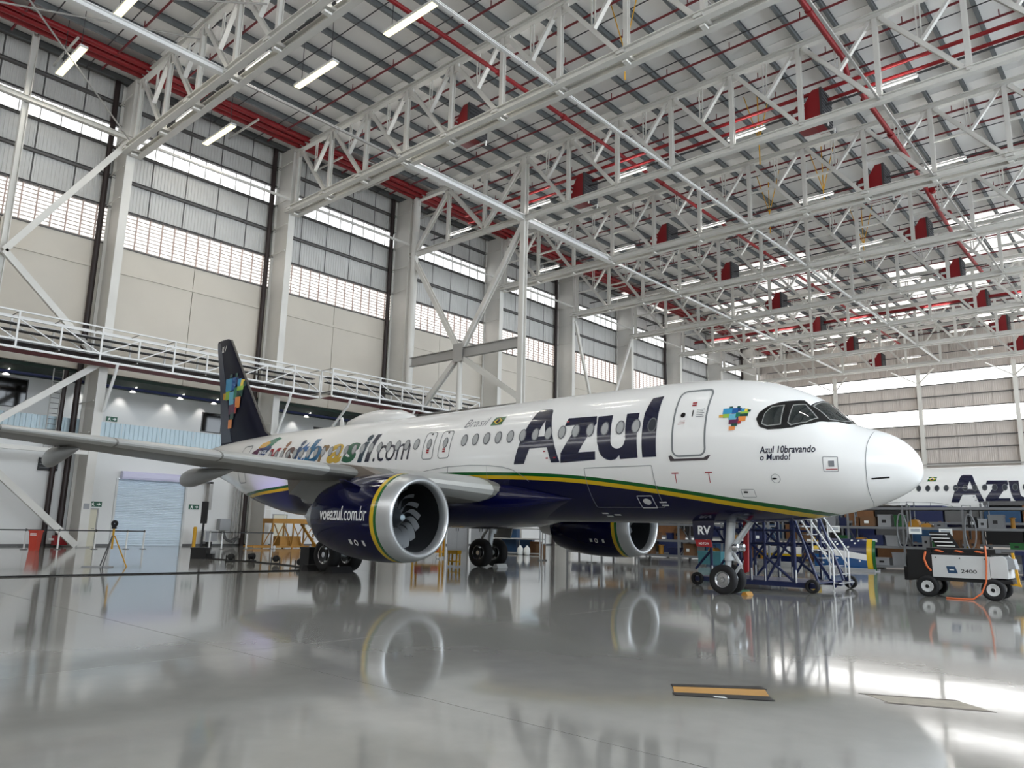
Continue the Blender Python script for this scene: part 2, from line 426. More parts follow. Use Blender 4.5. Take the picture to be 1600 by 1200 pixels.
def exit_sign(x, y, z, label):
    t = thing('exit_sign', label, 'sign', (x,y,z), group='green emergency exit signs')
    obj('plate', MB().box((0,-.34,-.15), (.03,.34,.15)), 'sign_green', t)
    obj('arrow', MB().prism([(.05,-.03),(.16,-.03),(.16,-.1),(.28,0),(.16,.1),(.16,.03),(.05,.03)], 'x', .03, .035), 'sign_white', t)
    obj('running_figure', MB().prism([(-.26,-.11),(-.19,-.02),(-.23,.03),(-.17,.07),(-.09,.03),(-.12,-.02),(-.05,-.1),(-.09,-.11),(-.15,-.04),(-.21,-.11)], 'x', .03, .035).prism(ellipse(-.13,.1,.025,.025,8), 'x', .03, .035), 'sign_white', t)
exit_sign(XW, -6.8, 6.95-.6, 'exit sign on the white wall left of the first dark downpipe')
exit_sign(-47.45, -.9, 8.0, 'exit sign on the recessed upper wall above the shutter')
exit_sign(XW, -2.65, 2.42, 'exit sign above the cream door beside the first column')
exit_sign(XW, 3.3, 2.46, 'exit sign on the white wall right of the roller shutter')

# ---- steel columns along the left wall
def ibx(b, x0, x1, y0, y1, z0, z1): b.box((x0,y0,z0), (x1,y1,z1))
cb = MB(); ibx(cb, XC-.06, XC, -.24, .24, 0, ZR-.4); ibx(cb, XC-2.0, XC-.06, -.05, .05, 0, ZR-.4); ibx(cb, XC-2.06, XC-2.0, -.24, .24, 0, ZR-.4)
col_me = cb.mesh('shaft', 'steel_white')
plate_me = MB().box((XC-2.15,-.4,0), (XC+.12,.4,.05)).mesh('base_plate', 'steel_grey')
brk = MB()
for z in (6.4,8.2,20.6,22.6,24.5,27.4): brk.box((XW,-.34,z-.03), (XC-.1,-.28,z+.03))
brk_me = brk.mesh('bracket', 'steel_white')
pipe_me = MB().tube((XW+.3,-.62,0),(XW+.3,-.62,ZR-.3),.17,10).mesh('downpipe', 'downpipe')
pipe2_me = MB().tube((XW+.3,-1.35,0),(XW+.3,-1.35,10.0),.15,10).mesh('downpipe', 'downpipe')
for i, y in enumerate(CY):
    if y > YF: continue
    t = thing('steel_column', 'tall white steel column on the left wall, %s from the left end' % ORD[i], 'column', (0,y,0), group='left wall columns')
    inst('shaft', col_me, t); inst('base_plate', plate_me, t); inst('bracket', brk_me, t)
    if i % 2 == 1 or i == 2: inst('downpipe', pipe_me, t)
    if i == 1: inst('downpipe', pipe2_me, t)

# ---- wall bracing in the plane of the columns
def brace(name, label, segs, w=.34):
    t = thing(name, label, 'bracing', (0,0,0))
    for p, q in segs: obj('diagonal', MB().bar(p, q, w, w*.75, up=(1,0,0)), 'steel_white', t)
    return t
XB = XC+.02
brace('wall_bracing', 'large white bracing diagonals left of the first full column', [((XB,-9.6,15.6),(XB,-4.1,24.2)),((XB,-9.6,15.6),(XB,-4.2,10.5)),((XB,-9.6,5.8),(XB,-4.1,10.4)),((XB,-9.6,4.9),(XB,-4.2,.1))])
obj('post', MB().ibeam((XB-.3,-9.6,4.0),(XB-.3,-9.6,ZR-.5),.32,.32,.04,up=(0,1,0)), 'steel_white', bpy.data.objects['wall_bracing'])
obj('strut', MB().bar((XB,-16,5.2),(XB,-4.2,5.2),.22,.22), 'steel_white', bpy.data.objects['wall_bracing'])
obj('eave_strut', MB().ibeam((XB,-16,24.6),(XB,-3.9,24.4),.3,.3,.03), 'steel_white', bpy.data.objects['wall_bracing'])
brace('wall_bracing', 'pair of slim diagonals between two far wall columns above the fuselage', [((XB,41.1,23.0),(XB,45.0,12.0)),((XB,51.9,23.2),(XB,46.2,12.0))], .3)
for bi in range(1, 9):
    y = Y0+BAY*(bi-1)
    single('eave_strut', MB().tube((XC+.1,y+.3,24.4),(XC+.1,y+BAY-.3,24.4),.1,8), 'steel_white', 'white horizontal strut tube between wall columns, bay %s from the left' % ORD[bi], 'strut', group='eave strut tubes')

# ---- braced support tower under the third truss
tw = thing('support_tower', 'white braced steel tower rising behind the fuselage to the roof', 'tower', (0,0,0))
YT = 18.5
obj('post', MB().tube((-40.8,YT,0),(-40.8,YT,ZR-.6),.3,14), 'steel_white', tw)
obj('post', MB().ibeam((-28.9,YT,0),(-28.9,YT,28.3),.42,.42,.05,up=(0,1,0)), 'steel_white', tw)
obj('post', MB().tube((-35,YT,0),(-35,YT,14.2),.2,10), 'steel_white', tw)
obj('beam', MB().ibeam((-40.7,YT,14.4),(-29.1,YT,14.4),.36,.75,.05), 'steel_grey', tw)
obj('beam', MB().ibeam((-40.5,YT,9.78),(-29.1,YT,9.78),.36,.6,.05), 'steel_grey', tw)
for p, q in (((-40.9,YT,23.2),(-35.2,YT,14.7)),((-28.9,YT,23.2),(-34.8,YT,14.7)),((-40.6,YT,9.2),(-35.3,YT,14.0)),((-29.1,YT,10.5),(-34.7,YT,14.0))):
    obj('diagonal', MB().ibeam(p, q, .36, .36, .05, up=(0,1,0)), 'steel_white', tw)
obj('gusset_plate', MB().box((-35.5,YT-.3,13.7), (-34.5,YT-.27,15.1)), 'steel_grey', tw)

# ---- far wall
wf = tag(obj('wall_far', MB().box((XW,YF+.1,0), (XD,YF+.4,ZR)).box((XW,YF-.02,0), (XD,YF+.1,11.2)), 'clad_beige'), kind='structure')
wf['label'] = 'far wall of beige ribbed sheets with glowing window strips'
frows = [(11.3,13.15),(13.25,14.7),(14.8,16.38),(18.6,20.15),(20.25,21.78),(23.5,26.2),(26.3,29.1)]
for r in frows:
    fm = sheet('wall_sheet', 2.1, r[1]-r[0], 'clad_beige', 9, .025)
    for k in range(22):
        x = XW+1.1+2.2*k
        if x < XD: inst('wall_sheet', fm, wf, (x, YF+.04, (r[0]+r[1])/2), (0,0,-math.pi/2))
for z in (11.2,13.2,14.75,16.4,18.55,20.2,21.8,23.45): obj('girt', MB().box((XW,YF-.2,z-.06), (XD,YF,z+.06)), 'girt', wf)
pane_f = MB().box((-1.08,-.02,-1.05), (1.08,.02,1.05)).mesh('pane', 'daylight'); pane_g = MB().box((-1.08,-.02,-.8), (1.08,.02,.8)).mesh('pane', 'daylight')
clip = MB().box((-.03,-.1,-.06), (.03,0,.14)).mesh('clip', 'steel_grey')
for k in range(6):
    xc = XW+5.5+11*k
    for zc, pm in ((17.48,pane_f),(22.62,pane_g)):
        wn += 1
        o = thing('window_%d' % wn, None, None, (xc,YF+.06,zc), kind='structure')
        for j in range(5): inst('pane', pm, o, (2.2*(j-2),0,0))
        for j in range(11): inst('clip', clip, o, (1.1*(j-5),-.02,1.0 if pm is pane_f else .75))
for k in range(5):
    x = -43+11*k
    t = thing('steel_column', 'slim white column on the far wall, %s from the left' % ORD[k], 'column', (x,YF-.5,0), group='far wall columns')
    obj('shaft', MB().ibeam((0,0,0),(0,0,24),.45,.5,.05,up=(0,1,0)), 'steel_white', t)
    for s in (-1,1): obj('knee_brace', MB().bar((0,-.1,22.0),(s*2.6,-3.0,23.4),.14,.14), 'steel_white', t)
obj('rail', MB().box((XW,YF-.8,10.9), (XD,YF-.4,11.1)), 'steel_grey', wf)

# ---- wall behind the camera and the door side: unseen leaves added to block low light, open sky above them
wb = tag(obj('wall_back', MB().box((XW,YB-.3,0), (XD,YB,16.4)).box((XW,YB-.3,18.6), (XD,YB,21.8)).box((XW,YB-.3,23.5), (XD,YB,ZR)), 'clad_beige'), kind='structure')
obj('pane', MB().box((XW,YB-.1,16.4), (XD,YB-.05,18.6)), 'daylight', wb); obj('pane', MB().box((XW,YB-.1,21.8), (XD,YB-.05,23.5)), 'daylight', wb)  # unseen glowing strips added to light the side facing the camera
wd_ = tag(obj('wall_right', MB().box((XD,YB,25.5), (XD+.3,YF,ZR)), 'clad_beige'), kind='structure')
leaf = MB().box((-.15,-5.55,.05), (.15,5.55,DOOR_H)).mesh('door_leaf', 'clad_grey')
for k in range(11): inst('door_leaf', leaf, wd_, (XD+.2, YB+6+11.2*k, 0))

# ---- roof: sheets, purlins, rods and sprinkler pipes
rf = tag(obj('ceiling', MB().box((-48,YB-.3,ZR+.1), (XD+.3,YF+.4,ZR+.3)), 'steel_grey'), kind='structure')
rf['label'] = 'light grey sheeted hangar roof on close purlins'
rs = MB().box((-1.98,-BAY/2+.015,-.03), (1.98,BAY/2-.015,.03)).mesh('roof_sheet', 'roof_sheet')
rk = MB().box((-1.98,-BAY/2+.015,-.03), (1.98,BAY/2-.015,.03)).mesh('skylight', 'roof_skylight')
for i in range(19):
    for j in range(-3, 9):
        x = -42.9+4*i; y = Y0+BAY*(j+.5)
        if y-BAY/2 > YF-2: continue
        far = j >= 5 and (i*3+j) % 5 in (0, 2)  # scattered far sheets glow to imitate a brightly lit roof
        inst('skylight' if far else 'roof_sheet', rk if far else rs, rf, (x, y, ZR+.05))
pm = MB().box((-.085,0,-.17), (.085,YF-YB,-.15)).box((-.075,0,.17), (.075,YF-YB,.2)).box((-.015,0,-.15), (.015,YF-YB,.17)).mesh('purlin', 'purlin')
for i in range(37): inst('purlin', pm, rf, (-42.9+2*i, YB, ZR-.2))
rd = MB().tube((-43,0,0),(XD-1,0,0),.035,5).mesh('tie_rod', 'rod_dark')
sp = MB().tube((-42,0,0),(XD-1,0,0),.065,6)
for i in range(16): sp.tube((-41+4*i+1,0,.0),(-41+4*i+1,0,.42),.03,5)
sp_me = sp.mesh('sprinkler_pipe', 'red_pipe_dark')
for j in range(-1, 9):
    for k, off in enumerate((.6,3.0,5.6,8.6)):
        y = Y0+BAY*j+off
        if y < YF-1: inst('tie_rod', rd, rf, (0,y,ZR-.42))
    for k, off in enumerate((1.8,4.4,9.2)):
        y = Y0+BAY*j+off
        if y < YF-1:
            o = inst('sprinkler_pipe', sp_me, None, (0,y,ZR-.62))
            SPN = globals().get('SPN', 0)+1; tag(o, 'thin dark red sprinkler pipe under the purlins, %s from the camera' % ORD[SPN-1], 'pipe', 'thin red sprinkler pipes')

# ---- roof trusses
NP = 15; XJ = [-40.9+4*i for i in range(NP+1)]; ZB, ZT = 23.55, 28.35
vert_me = MB().ibeam((0,0,ZB),(0,0,ZT),.25,.25,.03,up=(0,1,0)).mesh('vertical', 'steel_white')
diag_me = MB().ibeam((.25,0,ZT-.2),(3.75,0,ZB+.25),.23,.23,.03,up=(0,1,0)).mesh('diagonal', 'steel_white')
half_me = MB().bar((2.1,0,(ZB+ZT)/2),(3.75,0,ZT-.25),.15,.24,up=(0,1,0)).mesh('half_brace', 'steel_white')
hang_me = MB().bar((1.9,.1,(ZB+ZT)/2+.1),(1.9,.1,ZT),.05,.07).bar((2.1,.1,(ZB+ZT)/2+.1),(2.1,.1,ZT),.05,.07).mesh('hanger', 'steel_white')
strut_me = MB().bar((.1,0,(ZB+ZT)/2),(1.9,0,(ZB+ZT)/2),.12,.14).mesh('strut', 'steel_white')
top_me = MB().ibeam((XJ[0]-.6,0,ZT),(XJ[-1]+.3,0,ZT),.36,.36,.05).mesh('top_chord', 'steel_white')
bot_me = MB().ibeam((XJ[0]-.5,0,ZB),(XJ[-1]+.3,0,ZB),.36,.38,.05).mesh('bottom_chord', 'steel_white')
bat_me = MB().box((-.22,-.62,ZB-.08), (.22,.62,ZB+.08)).box((-.12,-.2,ZB-.3), (.12,.2,ZB-.2)).mesh('batten_plate', 'steel_white')
gus_me = MB().box((-.5,-.04,-.35), (.5,.04,.35)).mesh('gusset_plate', 'steel_white')
TY = [Y0+BAY*k for k in range(9)]
for k, y in enumerate(TY):
    dbl = k != 2
    t = thing('roof_truss', '%s white roof truss from the camera%s' % (ORD[k].capitalize(), ', with paired bottom chords' if dbl else ', with a single bottom chord above the support tower'), 'truss', (0,y,0), group='roof trusses')
    inst('top_chord', top_me, t)
    if dbl:
        for s in (-.42,.42): inst('bottom_chord', bot_me, t, (0,s,0))
        for x in XJ: inst('batten_plate', bat_me, t, (x,0,0))
    else: inst('bottom_chord', bot_me, t)
    for i, x in enumerate(XJ):
        inst('vertical', vert_me, t, (x,0,0)); inst('gusset_plate', gus_me, t, (x,0,ZT-.3))
        if i < NP and not (k == 2 and i < 3):
            inst('diagonal', diag_me, t, (x,0,0)); inst('half_brace', half_me, t, (x,0,0)); inst('hanger', hang_me, t, (x,0,0))
            if k >= 3: inst('strut', strut_me, t, (x,0,0))
    if k == 2:
        for p, q in (((-40.7,0,23.7),(-36.9,0,28.1)),((-36.9,0,28.1),(-32.9,0,23.8)),((-32.9,0,23.8),(-28.9,0,28.1))): obj('diagonal', MB().ibeam(p, q, .3, .3, .04, up=(0,1,0)), 'steel_white', t)

# ---- lengthwise ties on the bottom chords
for i, (x, wds, nm) in enumerate(((-28.9,(.14,.5,.5,.2,.2,.2,.2,.2),'broad white tie beam crossing the trusses near the tower'),(-16.9,(.16,)*8,'slim white tie beam crossing the trusses above the wing root'),(-4.9,(.12,)*8,'thinnest white tie beam crossing the trusses above the nose'))):
    t = thing('roof_tie', nm, 'beam', (x,0,0))
    for k in range(8): obj('tie_segment', MB().ibeam((0,TY[k]+.2,ZB-.05),(0,TY[k+1]-.2,ZB-.05),wds[k],wds[k]*.8,.04), 'white_paint' if wds[k] > .15 else 'steel_grey', t)
t = thing('roof_tie', 'white eave beam with cross braces at the top left corner', 'beam', (-28.9,0,0))
obj('tie_segment', MB().ibeam((0,-16,ZB),(0,TY[0]-.2,ZB),.3,.3,.04), 'white_paint', t)
for p, q in (((-33,-15.1,28.2),(-40.9,-4.1,24)),((-40.9,-15.1,28.0),(-33,-4,27.5)),((-36.9,-15.1,26),(-26,-4,26.2))):
    single('sway_rod', MB().tube(p, q, .05, 6), 'steel_grey', 'thin bracing rod at the top left, running %s' % ('to the first column head' if q[0] < -40 else ('under the roof' if p[2] > 27 else 'level between trusses')), 'rod')

# ---- big red mains, wall bundle
def redpipe(name, pts, r, label, joints=None):
    b = MB().poly(pts, r, 10)
    t = single(name, b, 'red_pipe', label, 'pipe')
    if joints:
        for p, q in joints: obj('coupling', MB().tube(p, q, r*1.35, 10), 'red_pipe', t)
    return t
redpipe('fire_main', [(-22,-30,27),(-22,YF-4,27)], .13, 'long red fire main crossing the trusses above the wing', [((-22,y,27),(-22,y+.3,27)) for y in range(-4,80,6)])
redpipe('fire_main', [(-6.7,-30,27),(-6.7,19.0,27),(-6.7,19.3,26.6),(-6.7,19.6,26.2)], .15, 'red fire main coming down to the cross pair near the top right', [((-6.7,y,27),(-6.7,y+.3,27)) for y in range(-4,19,6)])
redpipe('fire_main', [(-6.5,19.9,25.9),(-6.6,30,26.0),(-7.4,48,26.0),(-7.4,62,26.0)], .15, 'red fire main running away from the cross pair to the far trusses', [((-6.6,y,25.95),(-6.6,y+.3,25.95)) for y in range(22,44,5)])
redpipe('fire_main', [(-36,19.5,25.95),(XJ[-1],19.5,25.75)], .11, 'upper red pipe of the pair along the third truss')
redpipe('fire_main', [(-36,19.9,25.5),(XJ[-1],19.9,25.3)], .1, 'lower red pipe of the pair along the third truss')
redpipe('fire_main', [(-40,64.6,25.2),(XJ[-1],64.6,25.2)], .16, 'far red cross pipe along the seventh truss')
for i, (x, z, r) in enumerate(((-40.9,28.6,.24),(-40.3,28.55,.22),(-39.75,28.6,.2))):
    redpipe('fire_main', [(x,YB+2,z),(x,YF-2,z)], r, '%s thick red pipe of the bundle along the left wall top' % ('outer','middle','inner')[i])
for k in range(-2, 8):
    for o_ in (2.6,7.0):
        single('pipe_bracket', MB().bar((XW+.02,Y0+BAY*k+o_,28.27),(-39.4,Y0+BAY*k+o_,28.27),.1,.12), 'steel_white', 'white bracket under the red pipe bundle, %s from the left' % ORD[(k+2)*2+(1 if o_ > 5 else 0)], 'bracket', group='pipe bundle brackets')

# ---- foam generators: red drum-sided boxes with a dark grille, on rails above each bottom chord
def foam_gen(loc, label):
    t = thing('foam_generator', label, 'machine', loc, group='red foam generators under the roof')
    t.rotation_euler = (0,0,0)
    obj('hood', MB().prism([(-.95,-.75),(.05,-.95),(.55,-.95),(.55,1.0),(.15,1.0),(-.25,.35),(-.75,.35),(-.95,.1)], 'y', -.75, .75), 'red_pipe', t)
    obj('inlet_ring', MB().lathe([(.3,-1.15),(.5,-1.15),(.5,-.93),(.3,-.93)], axis='x', n=14), 'red_pipe_dark', t)
    gb = MB().box((.55,-.78,-.98), (.68,.78,1.02))
    for i in range(9): gb.box((.68,-.74,-.9+.21*i), (.72,.74,-.82+.21*i))
    obj('grille', gb, 'rod_dark', t)
    obj('handle', MB().poly([(-.6,0,.35),(-.6,0,.6),(-.35,0,.6),(-.35,0,.35)], .05, 6), 'red_pipe', t)
    for s in (-.5,.5): obj('rail', MB().bar((-.8,s,-1.0),(.9,s,-1.0),.08,.08).bar((.85,s,-1.0),(.85,s,-1.25),.07,.07), 'white_paint', t)
    obj('plate', MB().box((-.95,-.77,-.25), (-.35,-.755,-.05)), 'sign_white', t)
for k, y in enumerate(TY):
    if k == 0: continue
    for x, side in ((-24.6,'left'),(-8.6,'right')):
        if k == 1 and side == 'right': continue
        foam_gen((x, y+1.25, 24.75), 'red foam generator in the %s row, on the %s truss from the camera' % (side, ORD[k]))

# ---- cable tracks with tube lights along the trusses, lit strip lamps between them
tub = MB().box((-1.2,-.08,-.05), (1.2,.08,.06)).mesh('housing', 'white_paint'); tubl = MB().box((-1.15,-.06,-.08), (1.15,.06,-.05)).mesh('tube', 'lamp_white')
for k, y in enumerate(TY):
    ct = thing('cable_track', 'dark cable track along the %s truss from the camera' % ORD[k], 'track', (0,y,0))
    obj('tray', MB().bar((-40,1.0,24.9),(XJ[-1],1.0,24.9),.1,.08), 'rod_dark', ct)
    for x in XJ[::2]: obj('bracket', MB().bar((x,.1,24.84),(x,1.05,24.84),.05,.05), 'steel_grey', ct)
    for i in range(7):
        t = thing('tube_light', 'white tube light along the %s truss, %s from the left wall' % (ORD[k], ORD[i]), 'lamp', (-36.5+8*i,y+1.0,24.8), group='tube lights along the %s truss' % ORD[k])
        inst('housing', tub, t); inst('tube', tubl, t)
        for nm_, en_, dz_, rx_ in (('tube_light_down',TUBE_DOWN,-.1,0),('tube_light_up',TUBE_UP,.09,math.pi)):  # the upward light is added to brighten the roof underside
            ld = bpy.data.lights.get(nm_)
            if ld is None:
                ld = bpy.data.lights.new(nm_, 'AREA'); ld.shape = 'RECTANGLE'; ld.size = 2.3; ld.size_y = .14; ld.energy = en_; ld.color = (1,.97,.92)
            lo = bpy.data.objects.new('lamp_light', ld); COL.objects.link(lo); lo.parent = t; lo.location = (0,0,dz_); lo.rotation_euler = (rx_,0,0)
sh_me = MB().box((-1.9,-.2,-.02), (1.9,.2,.12)).mesh('housing', 'white_paint'); sl_me = MB().box((-1.85,-.17,-.06), (1.85,.17,-.02)).mesh('diffuser', 'lamp_lit')
SPOTS = [(0,0,-38.2,-8.6),(0,1,-30.6,-8.5),(1,0,-39.4,.5),(1,1,-28.9,.7),(1,2,-21.3,1.0)]
for r_, i, x, y in SPOTS:
    t = thing('strip_lamp', 'lit yellow strip lamp under the roof in the %s row, %s from the left wall' % (('leftmost','second')[r_], ORD[i]), 'lamp', (x,y,26.0), group='lit strip lamps under the roof')
    inst('housing', sh_me, t); inst('diffuser', sl_me, t)
    for s in (-1.4,1.4): inst('hanger', bpy.data.meshes.get('lamp_hanger') or MB().tube((0,0,.1),(0,0,3.16),.02,5).mesh('lamp_hanger', 'rod_dark'), t, (s,0,0))
    ld = bpy.data.lights.get('strip_lamp_light')
    if ld is None:
        ld = bpy.data.lights.new('strip_lamp_light', 'AREA'); ld.shape = 'RECTANGLE'; ld.size = 3.6; ld.size_y = .3; ld.energy = LAMP_W; ld.color = (1,.95,.85)
    lo = bpy.data.objects.new('lamp_light', ld); COL.objects.link(lo); lo.parent = t; lo.location = (0,0,-.09)
for i, (x, y) in enumerate(((-14.5,9.6),(-13.0,22.5),(-12.4,32.0),(-17,33.5),(-13.5,44.5))):
    single('service_drop', MB().tube((0,0,29.16),(0,0,24.2),.035,6).tube((-.9,0,29.16),(0,0,25.8),.03,6).tube((.9,0,29.16),(0,0,25.8),.03,6), 'yellow', 'yellow hanging service drop under the roof, %s from the camera' % ORD[i], 'conduit', (x,y,0))

# ---- walkway gantry along the left wall
def walkway(label, xf, ya, yb):
    t = thing('walkway_gantry', label, 'walkway', (0,0,0))
    xb = xf-1.3; n = max(1, round((yb-ya)/2.05)); st = (yb-ya)/n
    for x, nm in ((xf,'front'),(xb,'rear')):
        for z, r in ((12.12,.05),(11.74,.06),(10.62,.06),(10.2,.07)): obj('rail', MB().bar((x,ya,z),(x,yb,z),r*1.6,r*1.6), 'white_paint', t)
        for i in range(n+1):
            y = ya+st*i; tall = i % 2 == 0
            obj('post', MB().bar((x,y,10.2 if tall else 10.62),(x,y,12.12 if tall else 11.74),.09,.09), 'white_paint', t)
            if i < n:
                a, b_ = ((y,11.74),(y+st,10.62)) if (i//6) % 2 == 0 else ((y,10.62),(y+st,11.74))
                obj('diagonal', MB().bar((x,a[0],a[1]),(x,b_[0],b_[1]),.06,.06), 'white_paint', t)
    obj('deck', MB().box((xb,ya,10.5), (xf,yb,10.56)), 'steel_dark', t)
    obj('soffit_board', MB().box((xb+.05,ya,10.14), (xf-.06,yb,10.17)), mat('board_red', lin(128,48,50), .6, var=.2, vscale=1), t)
    for i in range(n+1): obj('cross_member', MB().bar((xb,ya+st*i,10.42),(xf,ya+st*i,10.42),.06,.08).bar((xb,ya+st*i,12.12),(xf,ya+st*i,12.12),.04,.04), 'steel_grey', t)
    for z in (11.2,11.55): obj('cable_tray', MB().box((xf-1.0,ya,z), (xf-.55,yb,z+.05)), 'rod_dark', t)
    return t
w1 = walkway('long white lattice walkway along the left wall behind the tail', -39.75, -17.0, 9.6)
w2 = walkway('white lattice walkway section jutting out right of the tail fin', -38.4, 9.7, 24.2)
for y in (-3.75, 7.4):
    obj('knee_bracket', MB().poly([(-39.75,y,10.15),(-39.9,y,9.7),(-41.1,y,7.6)], .09, 8), 'white_paint', w1)
for y in (11.3,17.2): obj('knee_bracket', MB().poly([(-38.4,y,10.15),(-38.7,y,9.7),(-41.1,y,7.8)], .09, 8), 'white_paint', w2)
# ------------------------------------------------------------------ the airliner
def pchip(xs, ys):
    n = len(xs); h = [xs[i+1]-xs[i] for i in range(n-1)]; d = [(ys[i+1]-ys[i])/h[i] for i in range(n-1)]
    m = [d[0]]+[0]*(n-2)+[d[-1]]
    for i in range(1, n-1):
        if d[i-1]*d[i] > 0:
            w1 = 2*h[i]+h[i-1]; w2 = h[i]+2*h[i-1]; m[i] = (w1+w2)/(w1/d[i-1]+w2/d[i])
    def f(x):
        x = min(max(x, xs[0]), xs[-1]); i = 0
        while i < n-2 and x > xs[i+1]: i += 1
        t = (x-xs[i])/h[i]
        return (1+2*t)*(1-t)**2*ys[i]+t*(1-t)**2*h[i]*m[i]+t*t*(3-2*t)*ys[i+1]+t*t*(t-1)*h[i]*m[i+1]
    return f
ZC, XN = 3.83, .06
f_top = pchip([0,.04,.12,.3,.6,1.0,1.4,1.7,2.0,2.4,2.9,3.4,4.0,5.0,6.5,10,14,18,24,27,30,33,35,37.3,37.57],
              [-.59,-.38,-.20,.03,.25,.42,.56,.79,1.11,1.40,1.65,1.84,1.98,2.11,2.16,2.155,2.11,2.075,2.07,2.06,1.98,1.83,1.65,1.38,1.3])
f_bot = pchip([0,.04,.12,.3,.6,1.0,1.5,2.0,3.0,4.0,5.0,6.5,23,26,29,32,35,37.3,37.57],
              [-.59,-.79,-.93,-1.09,-1.26,-1.43,-1.57,-1.68,-1.82,-1.89,-1.92,-1.95,-1.97,-1.85,-1.35,-.42,.4,1.0,1.1])
f_wid = pchip([0,.04,.12,.3,.6,1.0,1.5,2.0,3.0,4.0,5.0,6.5,24,27,30,33,35.5,37.3,37.57],
              [0,.2,.36,.57,.81,1.06,1.29,1.46,1.70,1.85,1.93,1.975,1.975,1.85,1.5,1.02,.58,.24,.18])
def fus_pt(s, th, off=0.0):
    zt, zb, wd = f_top(s), f_bot(s), f_wid(s); h = (zt-zb)/2
    y = -wd*math.sin(th); z = ZC+(zt+zb)/2+h*math.cos(th)
    if off:
        ny, nz = -math.sin(th)/max(wd,.01), math.cos(th)/max(h,.01); L = math.hypot(ny, nz)
        y += ny/L*off; z += nz/L*off
    return Vector((-s+XN, y, z))
def side(off=.012, sx=0.0):
    # (x, z) on the starboard side -> point on the skin
    def fn(x, z):
        s = min(max(XN-x, .01), 37.5); zt, zb = f_top(s), f_bot(s)
        c = (z-ZC-(zt+zb)/2)/((zt-zb)/2); c = min(max(c, -.999), .999)
        return fus_pt(s, math.acos(c), off)
    return fn

def belly_paint():
    m = bpy.data.materials.new('airliner_paint'); m.use_nodes = True; nt = m.node_tree; b = nt.nodes['Principled BSDF']; L = nt.links.new
    tc = nt.nodes.new('ShaderNodeTexCoord'); sx = nt.nodes.new('ShaderNodeSeparateXYZ'); L(tc.outputs['Object'], sx.inputs[0])
    mr = nt.nodes.new('ShaderNodeMapRange'); mr.inputs['From Min'].default_value = -40; mr.inputs['From Max'].default_value = 0
    L(sx.outputs['X'], mr.inputs['Value'])
    fc = nt.nodes.new('ShaderNodeFloatCurve'); cv = fc.mapping.curves[0]
    pts = [(-40,1.0),(-33,2.2),(-30.5,2.62),(-28.5,2.76),(-24.8,2.98),(-22,3.14),(-19,3.24),(-15,3.24),(-12.6,3.20),(-9.5,3.05),(-7.3,2.81),(-5,2.46),(-4.15,2.32),(-2.5,2.06),(-1.4,1.86),(0,1.6)]
    cv.points[0].location = ((pts[0][0]+40)/40, pts[0][1]/6); cv.points[1].location = (1, pts[-1][1]/6)
    for p in pts[1:-1]: cv.points.new((p[0]+40)/40, p[1]/6)
    fc.mapping.update()
    L(mr.outputs['Result'], fc.inputs['Value'])
    mu = nt.nodes.new('ShaderNodeMath'); mu.operation = 'MULTIPLY'; mu.inputs[1].default_value = 6; L(fc.outputs['Value'], mu.inputs[0])
    sb = nt.nodes.new('ShaderNodeMath'); sb.operation = 'SUBTRACT'; L(sx.outputs['Z'], sb.inputs[0]); L(mu.outputs[0], sb.inputs[1])
    ad = nt.nodes.new('ShaderNodeMath'); ad.operation = 'ADD'; ad.inputs[1].default_value = .5; L(sb.outputs[0], ad.inputs[0])
    cr = nt.nodes.new('ShaderNodeValToRGB'); cr.color_ramp.interpolation = 'CONSTANT'; e = cr.color_ramp.elements
    e[0].position = 0; e[0].color = (*lin(7,10,52), 1); e[1].position = .5; e[1].color = (*lin(206,172,30), 1)
    a = e.new(.615); a.color = (*lin(22,92,40), 1); a = e.new(.715); a.color = (*lin(240,240,238), 1)
    L(ad.outputs[0], cr.inputs['Fac']); L(cr.outputs['Color'], b.inputs['Base Color'])
    b.inputs['Roughness'].default_value = .2; b.inputs['Specular IOR Level'].default_value = .25; b.inputs['Coat Weight'].default_value = .3; b.inputs['Coat Roughness'].default_value = .03
    MATS['airliner_paint'] = m
belly_paint()
mat('white_gloss', lin(226,226,224), .18, coat=.7)
mat('lip_metal', lin(196,199,201), .3, .72)
mat('wing_grey', lin(148,150,150), .35, coat=.2, var=.05, vscale=.8)
mat('wing_under', lin(128,128,124), .4, var=.06, vscale=.8)
mat('slat_metal', lin(196,198,196), .3, .4)
mat('engine_dark', lin(30,31,34), .4, .3)
mat('fan_blade', lin(176,180,184), .35, .45)
mat('panel_line', lin(126,130,132), .5)
mat('livery_navy', lin(14,20,52), .2, coat=.6)
mat('livery_yellow', lin(206,172,30), .2, coat=.5)
mat('livery_green', lin(22,92,40), .2, coat=.5)
mat('window_rim', lin(96,98,102), .45)
mat('window_pane', lin(176,178,178), .15)
mat('window_pane_dark', lin(60,64,70), .1)
mat('cockpit_black', lin(12,12,14), .25)
mat('cockpit_glass', lin(34,40,40), .04, spec=.8)
mat('cockpit_rim', lin(150,152,150), .4, .4)
mat('mark_red', lin(160,40,50), .5)
mat('mark_grey', lin(120,122,126), .5)
mat('sill_dark', lin(74,66,70), .5)
mat('strut_white', lin(200,204,206), .3, .3)
BL = {'sky': lin(58,150,196), 'blue': lin(28,92,158), 'deep': lin(18,56,112), 'aqua': lin(104,182,206), 'green': lin(30,122,92), 'lime': lin(150,190,70), 'yellow': lin(232,204,70),
      'gold': lin(222,170,70), 'orange': lin(226,138,66), 'plum': lin(92,28,72), 'red': lin(176,44,44), 'pine': lin(18,72,62)}
for k_, c_ in BL.items(): mat('mosaic_'+k_, c_, .25, coat=.4)
